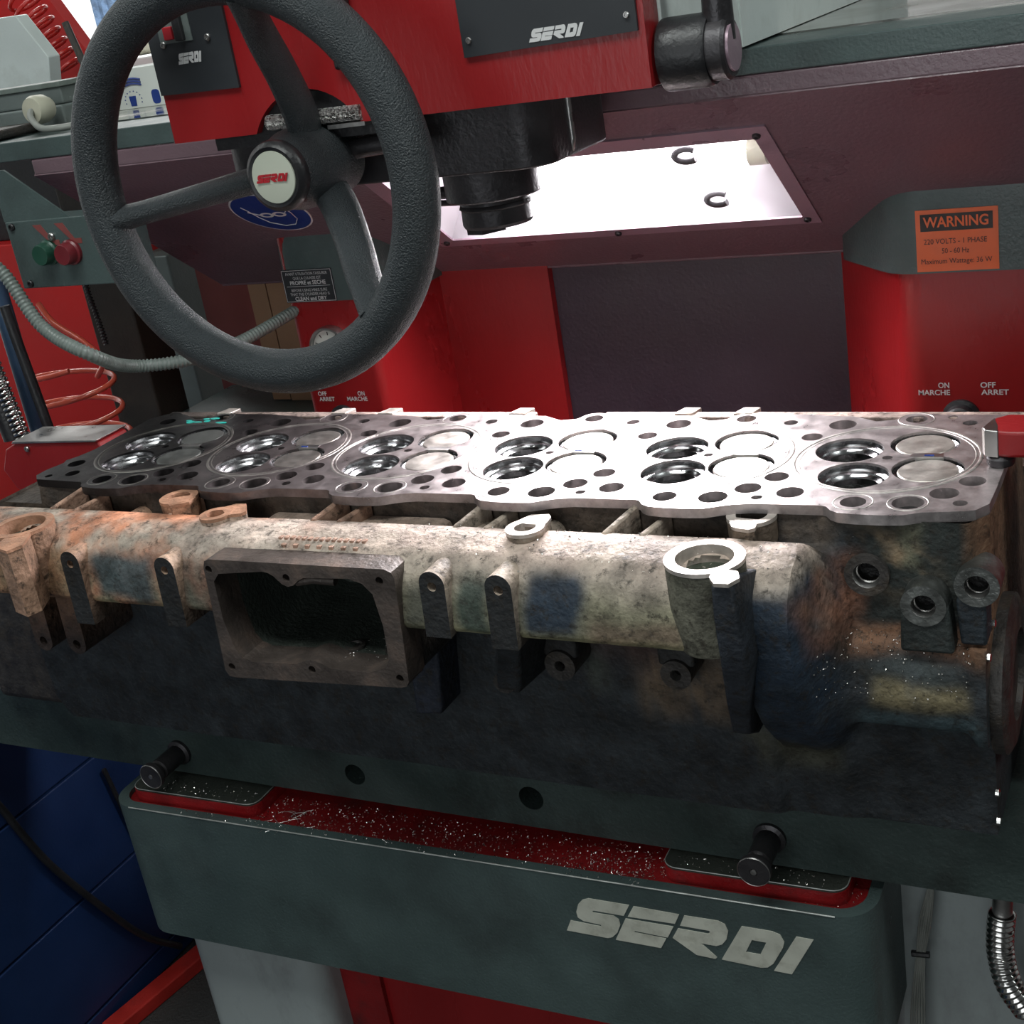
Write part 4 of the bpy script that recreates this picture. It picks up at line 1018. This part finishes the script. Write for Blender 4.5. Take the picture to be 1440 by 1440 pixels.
    mb = MB(); mb.lathe([(.0180, .0525), (.0175, .0545), (0, .0550)], Tk, n=30); mb.build('lever_cap', 'frame', lv, 30)
    mb = MB(); mb.tube([(-.0870, -.0865, .372), (-.0860, -.088, .40), (-.085, -.088, .47), (-.085, -.088, .55)], lambda i: (.0125, .0115, .0105, .010)[i], 16); mb.build('lever_arm', 'dark_steel', lv, 60)
    # ---------- steering wheel
    Y0 = -.22; RR, rt = .1578, .0190
    ring = [(NX + RR * math.cos(2 * pi * i / 96), Y0, NZ + RR * math.sin(2 * pi * i / 96)) for i in range(96)]
    mb = MB(); mb.tube(ring, rt, 20, closed=True); wl = mb.build('steering_wheel', 'rim', wh, 80); wl['label'] = 'charcoal three-spoke steering wheel'
    for ang in (77, 187, 312):
        a = math.radians(ang); u = Vector((math.cos(a), 0, math.sin(a)))
        c0 = Vector((NX, -.130, NZ)) + u * .012; path = []
        for t, r_, y_ in ((0, .010, -.132), (.2, .040, -.138), (.5, .080, -.165), (.8, .120, -.198), (1, .152, Y0 + .002)):
            path.append(Vector((NX, y_, NZ)) + u * r_)
        mb = MB(); pts = spline(path, 6); m_ = len(pts)
        def rr(i, m_=m_): t = i / (m_ - 1); return .0160 + (.006 * (1 - t) ** 2) + .0025 * max(0, t - .82) / .18
        mb.tube(pts, rr, 16, flat=.62); mb.build('spoke', 'rim', wl, 80)
    Th = lambda a, b, c: (NX + a, c, NZ + b)
    mb = MB(); mb.lathe([(.032, -.089), (.032, -.112), (.035, -.125), (.0345, -.150), (.030, -.168), (.0295, -.172)], Th, n=44); mb.build('hub', 'rim', wl, 40)
    mb = MB(); mb.lathe([(.0290, -.170), (.0300, -.176), (.0290, -.1805), (.0250, -.1835), (.0225, -.1825)], Th, n=44); mb.build('hub_ring', 'black', wl, 50)
    mb = MB(); mb.lathe([(.0222, -.1815), (.0215, -.1835), (.015, -.1845), (0, -.1850)], Th, n=40); bd = mb.build('hub_badge', 'cream', wl, 60)
    logo(lambda u, v, w: (u, -.1850 - w, v), NX - .0168, NZ - .0035, NX + .0168, .0075, 'redprint', bd)
    # knurled feed ring and rod behind the wheel
    MB().tube([(-.492, -.1185, .3545), (-.394, -.1185, .3545)], .0068, 14).build('knurled_feed_bar', 'knurl', wh, 60)
    MB().box(-.430, -.392, -.1215, -.112, .3435, .3470).build('feed_scale', 'steel', wh, None)
    MB().tube([(-.43, -.100, .322), (-.35, -.098, .326)], .0085, 14).build('feed_rod', 'dark_steel', wh)
M['knurl'] = paint('knurled_steel', (0.45, 0.44, 0.43), 0.3, 1.0, 0.6, 260, bump=0.8, bump_scale=500)
work_head()

# ================================================================== CONTROL BOX, CONDUIT, CLAMPS, POSTS, HOSES
cb = thing('button_box', 'small grey-green button box with two push buttons hanging left under the beam', 'control box')
mb = MB(); mb.box(-1.0365, -.862, .058, .105, .181, .262); mb.build('box_body', 'teal', cb, None, bevel=.0015)
mb = MB(); mb.add([(-1.040, .060, .322), (-1.040, .060, .262), (-1.012, .060, .262), (-.86, .060, .262), (-.86, .060, .25), (-.935, .060, .262), (-1.015, .060, .322)], [(0, 1, 2, 5, 6)])
MB().prism([(-1.040, .322), (-1.040, .262), (-.935, .262), (-1.018, .322)], lambda u, v, w: (u, .064 - w, v), 0, .003).build('hanger_plate', 'teal', cb, None)
Fb = XZ(.058)
for cx, cz, m_ in ((-.9765, .2230, 'darkgreen'), (-.9415, .2215, 'darkred')):
    q = MB(); q.lathe([(.0150, 0), (.0150, .004), (.0130, .006), (.0125, .016), (.0115, .018), (0, .0175)], lambda a, b, c, cx=cx, cz=cz: Fb(cx + a, cz + b, c), n=26); q.build('push_button', m_, cb)
for x in (-.993, -.958):
    q = MB(); plate(q, [(x, .2560), (x + .013, .2560), (x + .026, .2370), (x + .036, .2370), (x + .036, .231), (x + .013, .231), (x + .0185, .2370)], [], Fb, 0, .0006, through=False); q.build('arrow_print', 'redbrown', cb, None)
for u, v in ((-1.026, .2560), (-1.022, .1870)): screw(Fb, u, v, .0045, cb, 'black')
screw(Fb, -.9665, .2410, .0050, cb, 'steel')

def corr(path, r, step=.00125, amp=.075, n=14):
    p = resample(path, step); mb = MB(); mb.tube(p, lambda i: r * (1 + (amp if i % 4 in (1, 2) else -amp)), n); return mb
q = corr(spline([(-1.03, -.03, .255), (-1.0024, 0, .2174), (-.9614, 0, .148), (-.8965, .0, .112), (-.925, .09, .0705), (-.8735, .15, .0612), (-.853, .22, .063), (-.826, .305, .077)], 14), .0076)
tag(q.build('cable_conduit', 'conduit', None, 60), 'grey ribbed flexible conduit sagging behind the steering wheel to the column', 'conduit')

# left clamp: red bracket with bare bright top
lc = thing('bracket_clamp', 'red clamp bracket with worn metal top at left end of the cylinder head', 'clamp')
def clampL():
    Tc = lambda u, v, w: (u, .012 - w, v)
    side = [(-1.100, -.012), (-1.080, -.0035), (-.9400, .0000), (-.9340, -.010), (-.985, -.026), (-.9950, -.038), (-1.040, -.073), (-1.075, -.080), (-1.100, -.065), (-1.115, -.040)]
    MB().prism(side, Tc, -.050, 0.0).build('bracket_plate', 'red', lc, 30, bevel=.002)
    MB().prism([(-1.083, -.003), (-.941, .0008), (-.937, .004), (-1.080, .0005)], Tc, -.052, .003).build('top_wear_strip', 'steel', lc, None, bevel=.001)
    MB().box(-1.14, -.93, .03, .12, -.130, -.083).build('clamp_foot', 'red', lc, None, bevel=.003)
    q = MB(); q.tube([(-1.085, -.02, -.083), (-1.055, -.015, -.083)], .006, 12); q.build('clamp_bolt', 'steel', lc)
    screw(Tc, -1.060, -.010, .004, lc, 'steel')
clampL()
rc = thing('hold_down_clamp', 'red clamp arm with bare steel tip pressing on the right end of the deck', 'clamp')
def clampR():
    out = [(.0840, -.012), (.0865, -.018), (.105, -.0225), (.20, -.022), (.24, .02), (.10, .022), (.0900, .012)]
    MB().prism(out, XY(0), .010, .0335).build('arm_body', 'red', rc, 30, bevel=.003)
    MB().prism([(x, y) for x, y in ((.0832, -.012), (.0860, -.0190), (.0960, -.0215), (.0975, -.0215), (.0960, -.008), (.0900, .013))], XY(0), .0098, .0337).build('bare_tip', 'steel', rc, 30, bevel=.003)
    q = MB(); q.lathe([(.0, .0), (.0105, .0), (.0115, .002), (.0115, .0065), (.008, .0095), (.008, .012)], lambda a, b, c: (.0975 + a, -.0105 + b, c + .0004), n=24); q.build('pressure_foot', 'dark_steel', rc, 30)
    MB().box(.135, .30, -.012, .06, -.3170, .015).build('clamp_post', 'redtray', rc, None, bevel=.004)
    q = MB(); q.lathe([(.006, .0335), (.006, .037), (0, .038)], lambda a, b, c: (.14 + a, .0 + b, c), n=12); q.build('arm_screw', 'steel', rc)
clampR()

# post, thin black coil, blue tube, chromed spring strut at the left
MB().box(-1.290, -1.200, .40, .47, -1.03, .3245).build('machine_leg', 'post', None, None, bevel=.004)
tag(bpy.data.objects['machine_leg'], 'dirty brown-black upright post under the left end of the beam', 'post')
q = corr(spline([(-1.226, .35, .17), (-1.2286, .35, .1118), (-1.2235, .35, .065), (-1.2204, .35, .0243)], 12), .0035, .0012, .3, 10)
tag(q.build('thin_coil_hose', 'dark_steel', None, 60), 'thin black ribbed hose hanging in front of the upright post', 'hose')
q = MB(); q.tube(spline([(-1.270, .29, .106), (-1.240, .28, .080), (-1.200, .29, .045), (-1.186, .30, .015), (-1.215, .31, -.012)], 10), .0042, 10)
pth = helix((-1.262, .30, .010), (-1.255, .30, -.125), .072, 3.2, 36, rx=.050, phase=.9); q.tube(pth, .0042, 10)
tag(q.build('coiled_air_hose', 'airhose', None, 60), 'glossy orange-red coiled air hose in loops beside the head left end', 'hose')
q = MB(); q.tube([(-1.185, .15, .175), (-1.186, .15, -.053), (-1.187, .15, -.40)], .0125, 18); tag(q.build('upright_tube', 'bluetube', None, 60), 'slate blue upright tube at the left behind the red bracket', 'tube')
st = thing('spring_strut', 'black strut with bright coil spring at far left edge', 'strut')
MB().tube([(-1.196, .10, .12), (-1.178, .10, -.03)], .016, 16).build('strut_tube', 'black', st)
MB().tube(helix((-1.166, .085, .125), (-1.146, .085, -.028), .0085, 22, 14), .0022, 6).build('spring', 'chrome', st, 60)
MB().tube([(-1.131, .105, .15), (-1.116, .105, -.03)], .007, 12).build('strut_rod', 'black', st)

# things in the gap between post and column
rm = thing('red_machine', 'large bright red sheet metal cabinet behind the posts on the left', 'cabinet')
MB().box(-2.15, -1.56, .80, 1.2, -1.03, .105).build('cabinet_panel', 'redbright', rm, None, bevel=.004)
MB().box(-1.56, -1.475, .81, 1.2, -1.03, .060).build('cabinet_edge', 'greybox', rm, None, bevel=.004)
dp = thing('sheet_guard', 'dull brownish red sheet guard standing behind the conduit', 'guard')
MB().box(-1.235, -1.045, .60, .615, -.40, .14).build('guard_sheet', 'redbrown', dp, None)
MB().box(-1.060, -1.045, .585, .600, -.40, .14).build('guard_edge', 'black', dp, None)
MB().prism([(-1.17, -.098), (-1.045, -.060), (-1.045, -.090), (-1.17, -.16)], lambda u, v, w: (u, .59 - w, v), 0, .02).build('guard_step', 'redbrown', dp, None)
bx = thing('cardboard_box', 'brown cardboard box standing between sheet guard and left red column', 'box')
MB().box(-1.02, -.870, .50, .62, -.1165, .085).build('box_body', 'card', bx, None)
MB().box(-1.055, -1.022, .50, .56, -.115, .14).build('box_flap', 'card', bx, None)
tag(MB().box(-1.20, -.868, .44, .584, -.16, -.117).build('grey_shelf', 'teal', None, None, bevel=.002), 'grey-green shelf end under the cardboard box', 'shelf')

# ---- above the beam, left
eb = thing('electrical_box', 'dusty grey electrical junction box lying on the left end of the beam', 'electrical box')
MB().box(-1.29, -1.075, .24, .30, .3495, .376).build('box_base', 'greybox', eb, None, bevel=.003)
MB().box(-1.26, -1.08, .25, .30, .376, .398).build('box_lid', 'greybox', eb, None, bevel=.003)
MB().box(-1.265, -1.075, .247, .302, .398, .4045).build('lid_rim', 'conduit', eb, None, bevel=.001)
MB().box(-1.32, -1.10, .14, .22, .3495, .361).build('mounting_plate', 'darkboss', eb, None, bevel=.004)
pg = thing('cable_plug', 'round ivory plug with grey cable in front of the electrical box', 'plug')
MB().lathe([(.0130, 0), (.0175, .010), (.0180, .024), (.0155, .030), (.0, .031)], lambda a, b, c: (-1.140 + c * .5, .195 + c * -.8 + .03, .3765 + b) if False else (-1.0800 + a, .222 - c, .376 + b), n=26).build('plug_body', 'ivory', pg, 40)
q = MB(); q.tube(spline([(-1.080, .191, .376), (-1.072, .180, .368), (-1.045, .165, .356), (-1.015, .165, .3535), (-.985, .19, .3535)], 10), .0042, 10); q.build('plug_cable', 'cable', pg, 60)
ct = thing('printed_carton', 'white carton with blue star ring print standing on the beam', 'carton')
MB().box(-1.155, -1.0150, .40, .50, .3495, .402).build('carton_body', 'carton', ct, None)
for i in range(3):
    q = MB(); q.tube([(-1.118 + .042 * t, .3990, .3830 - i * .0035 + .006 * math.sin(t * pi * .8)) for t in [k / 8 for k in range(9)]], .0014, 5); q.build('print_band', 'blueprint', ct, 60)
for i in range(10):
    a = pi * (-.1 + 1.2 * i / 9); q = MB(); q.prism(circle(-1.096 + .015 * math.cos(a), .3605 + .012 * math.sin(a), .0009, 6), lambda u, v, w: (u, .4 - w, v), 0, .0006); q.build('print_dot', 'blueprint', ct, None)
MB().prism([(-1.102, .3525), (-1.092, .3525), (-1.091, .366), (-1.103, .366)], lambda u, v, w: (u, .4 - w, v), 0, .0006).build('print_block', 'blueprint', ct, None)
MB().prism(rrect(-1.062, -1.048, .352, .371, .005, 4), lambda u, v, w: (u, .4 - w, v), 0, .0006).build('print_block', 'blueprint', ct, None)
# second red machine with pale cover and red coil hose
gm_ = thing('grinding_machine', 'pale grey machine cover beside a leaning red arm at top left', 'machine')
MB().prism([(-1.95, .384), (-1.640, .360), (-1.6205, .431), (-1.672, .5085), (-1.7097, .5094), (-1.95, .52)], lambda u, v, w: (u, .80 - w, v), -.03, 0).build('pale_cover', 'white', gm_, 30, bevel=.002)
MB().prism([(-2.05, .60), (-1.815, .60), (-1.782, .545), (-1.7018, .410), (-1.720, .345), (-1.90, .345), (-2.05, .42)], lambda u, v, w: (u, 1.0 - w, v), -.03, 0).build('red_arm', 'redbright', gm_, 30)
MB().tube([(-1.655, .90, .485), (-1.630, .90, .385)], .007, 10).build('arm_rod', 'darkboss', gm_)
MB().box(-2.7, -1.30, .84, 1.25, .107, .31).build('machine_bed', 'black', gm_, None)
q = MB(); q.tube(helix((-1.775, .93, .545), (-1.700, .93, .385), .032, 8.0, 26, rx=.025), .0040, 8)
tag(q.build('coiled_red_hose', 'redhose', None, 60), 'red coiled hose hanging along the red arm at top left', 'hose')
for i, (x0, x1, z0, z1, y) in enumerate(((-3.36, -3.25, .47, .85, 2.86), (-3.31, -3.235, .30, .468, 2.86))):
    q = MB(); prof = []
    for k in range(9):
        t = k / 8; prof.append((lerp(x0, x1, t), .02 * abs(math.sin(t * 9 + i))))
    q.prism([(a, b + y) for a, b in prof] + [(a, b + y + .03) for a, b in prof[::-1]], XY(0), z0, z1)
    tag(q.build('hanging_garment', 'denim', None, 60), ('blue denim garment hanging by the white wall at top left edge', 'blue cloth seen inside the steering wheel beside the white bench')[i], 'clothing')
sh = MB().box(-2.26, -1.93, 1.50, 1.75, .340, .395).box(-2.24, -1.95, 1.52, 1.73, -1.03, .340).build('white_bench', 'wall', None, None, bevel=.006); tag(sh, 'white bench top behind the printed carton', 'bench')
tag(MB().box(-2.15, -2.08, 1.60, 1.66, .395, .50).build('cream_canister', 'ivory', None, None, bevel=.02), 'pale canister on white bench beside the black switch panel', 'canister')

# ---- lower left: blue cabinet, cables, red strip
bc = thing('tool_cabinet', 'dark blue metal cabinet with four drawers at lower left', 'cabinet')
MB().box(-2.0, -1.312, -1.2, .76, -1.03, -.42).build('cabinet_body', 'bluecab', bc, None)
for i, z in enumerate((-.425, -.594, -.794, -.985)):
    zn = (-.425, -.594, -.794, -.985, -1.03)[i + 1]
    MB().box(-1.312, -1.300, -1.2, .76, zn + .003, z - .0015).build('drawer', 'bluecab', bc, None, bevel=.002)
q = MB(); q.tube(spline([(-1.290, -.06, -.48), (-1.290, -.029, -.5543), (-1.290, -.010, -.614), (-1.29, .0186, -.691), (-1.29, .071, -.798), (-1.29, .1415, -.925), (-1.285, .2055, -1.0)], 14), .006, 10)
tag(q.build('black_cable', 'black', None, 60), 'black cable drooping across the blue cabinet drawers', 'cable')
q = MB(); q.tube(spline([(-1.292, .17, -.62), (-1.292, .19, -.75), (-1.290, .22, -.88), (-1.285, .25, -1.02)], 14), .004, 8)
tag(q.build('thin_black_cable', 'black', None, 60), 'thin black cable hanging next to the tray left end', 'cable')
tag(MB().prism([(-1.30, .02), (-1.265, .02), (-1.20, .40), (-1.235, .40)], XY(0), -1.03, -1.005).build('floor_strip', 'strap', None, None, bevel=.003), 'red painted steel strip on the floor below the tray', 'strip')
# red air coupling seen behind tray corner
q = corr([(-1.00, .02, -.39), (-.985, .03, -.425), (-.97, .04, -.46)], .006, .004, .15, 10); tag(q.build('hose_end', 'redbright', None, 50), 'short red hose end above the tray left corner', 'hose')

# ---- lower right: wire bundle, metal hose
q = MB()
for i in range(6):
    o = (i - 2.5) * .0022
    q.tube(spline([(.022 + o * .3, .0, -.452), (.014 + o, -.004, -.50), (.008 + o * .7, -.006, -.545), (.002 + o * 1.2, -.006, -.62), (-.004 + o * 1.5, -.006, -.75)], 8), .0011, 6)
wb = q.build('wire_bundle', 'cable', None, 60); tag(wb, 'bundle of thin dirty wires hanging down in front of the right white leg', 'wires')
MB().tube([(-.001, -.006, -.543), (.017, -.006, -.541)], .0035, 8).build('cable_tie', 'black', wb)
q = corr(spline([(.092, -.03, -.452), (.090, -.032, -.475), (.0905, -.035, -.50), (.098, -.04, -.53), (.115, -.04, -.56)], 14), .0120, .0015, .10, 18)
mh = q.build('metal_hose', 'chrome', None, 60); tag(mh, 'shiny ribbed metal hose below the bar at lower right edge', 'hose')
MB().tube([(.093, -.03, -.425), (.092, -.03, -.455)], .0095, 14).build('hose_fitting', 'steel', mh)
MB().box(.125, .40, .0, .3, -1.03, -.58).build('pump_cabinet', 'redtray', None, None); tag(bpy.data.objects['pump_cabinet'], 'dark red cabinet corner at lower right behind the metal hose', 'cabinet')
MB().box(.12, .50, .10, .16, -.3170, -.300).build('cross_rail', 'red', None, None); tag(bpy.data.objects['cross_rail'], 'red rail crossing behind the right end of the head', 'rail')

# ================================================================== METAL SHAVINGS
def chips(name, pts, label, smin=.0012, smax=.0035):
    mb = MB()
    for p in pts:
        L_ = random.uniform(smin, smax); a = random.uniform(0, 2 * pi); w = random.uniform(.00025, .0006)
        d = Vector((math.cos(a), math.sin(a), random.uniform(-.1, .5))); n_ = Vector((-math.sin(a), math.cos(a), 0)) * w
        c = Vector(p); b = c + d * L_ * .5 + Vector((0, 0, L_ * random.uniform(.1, .3))); e = c + d * L_ * .8 + n_ * random.uniform(-4, 4)
        up = Vector((0, 0, w))
        mb.add([c - n_, c + n_, b + n_ + up, b - n_ + up, e + n_, e - n_, c + up, e + up], [(0, 1, 2, 3), (3, 2, 4, 5), (0, 3, 6), (3, 5, 7)])
    o = mb.build(name, 'chip', None, None, fix=False); tag(o, label, 'metal shavings', kind='stuff'); return o
pts = []
for i in range(1100):
    u = random.uniform(.20, .72); v = random.uniform(.013, .07); pts.append(TR(u, v, -.4258))
for i in range(160): pts.append(TR(random.gauss(.655, .03), random.uniform(.013, .05), -.4258))
for i in range(60): pts.append(TR(random.uniform(.86, .915), random.uniform(.012, .06), -.4258))
for i in range(120): pts.append(TR(random.uniform(.10, .7), random.uniform(.001, .012), -.4198))
for i in range(130):
    u = random.choice((random.uniform(.07, .2), random.uniform(.73, .89))); pts.append(TR(u, abs(random.gauss(0, .012)) + .026, -.4083))
chips('tray_shavings', pts, 'bright metal shavings scattered over the red tray', .0010, .0027)
q = MB()
for i in range(16):
    c = Vector(TR(.262 + random.gauss(0, .012), .022 + random.gauss(0, .007), -.4245)); a = random.uniform(0, 6.28); pth = []
    for k in range(8):
        a += random.uniform(-.5, .5); c = c + Vector((math.cos(a) * .004, math.sin(a) * .0035, random.uniform(-.0003, .001))); pth.append(c.copy())
    q.tube(pth, .00035, 4)
tag(q.build('curly_swarf', 'steel', None, 60), 'tangle of long curly swarf on the tray left of centre', 'metal shavings', kind='stuff')
pts = []
for i in range(260):
    x = random.uniform(-.03, .09); z = random.gauss(-.118, .006)
    if random.random() < .45: z = random.uniform(-.165, -.12)
    s = section(x); y = min(s, key=lambda q: abs(q[1] - z) + (0 if q[1] < -.1 else 1)); pts.append((x, y[0] - .0012, y[1] + .0006))
for i in range(260):
    x = random.uniform(-.42, -.0); s = section(x); y = random.choice([q for q in s if -.205 < q[0] < -.145 and q[1] > -.04] or s); pts.append((x, y[0] - .0008, y[1] + .0012))
for i in range(60): pts.append((random.uniform(-.50, -.42), random.uniform(-.205, -.16), -.1335))
chips('head_shavings', pts, 'fine bright shavings on the cylinder head flank and cover', .0006, .0017)

# ================================================================== lift everything on to the workshop floor
for o in list(COL.objects):
    if o.parent is None and o.type in ('MESH', 'EMPTY'): o.location.z += LIFT
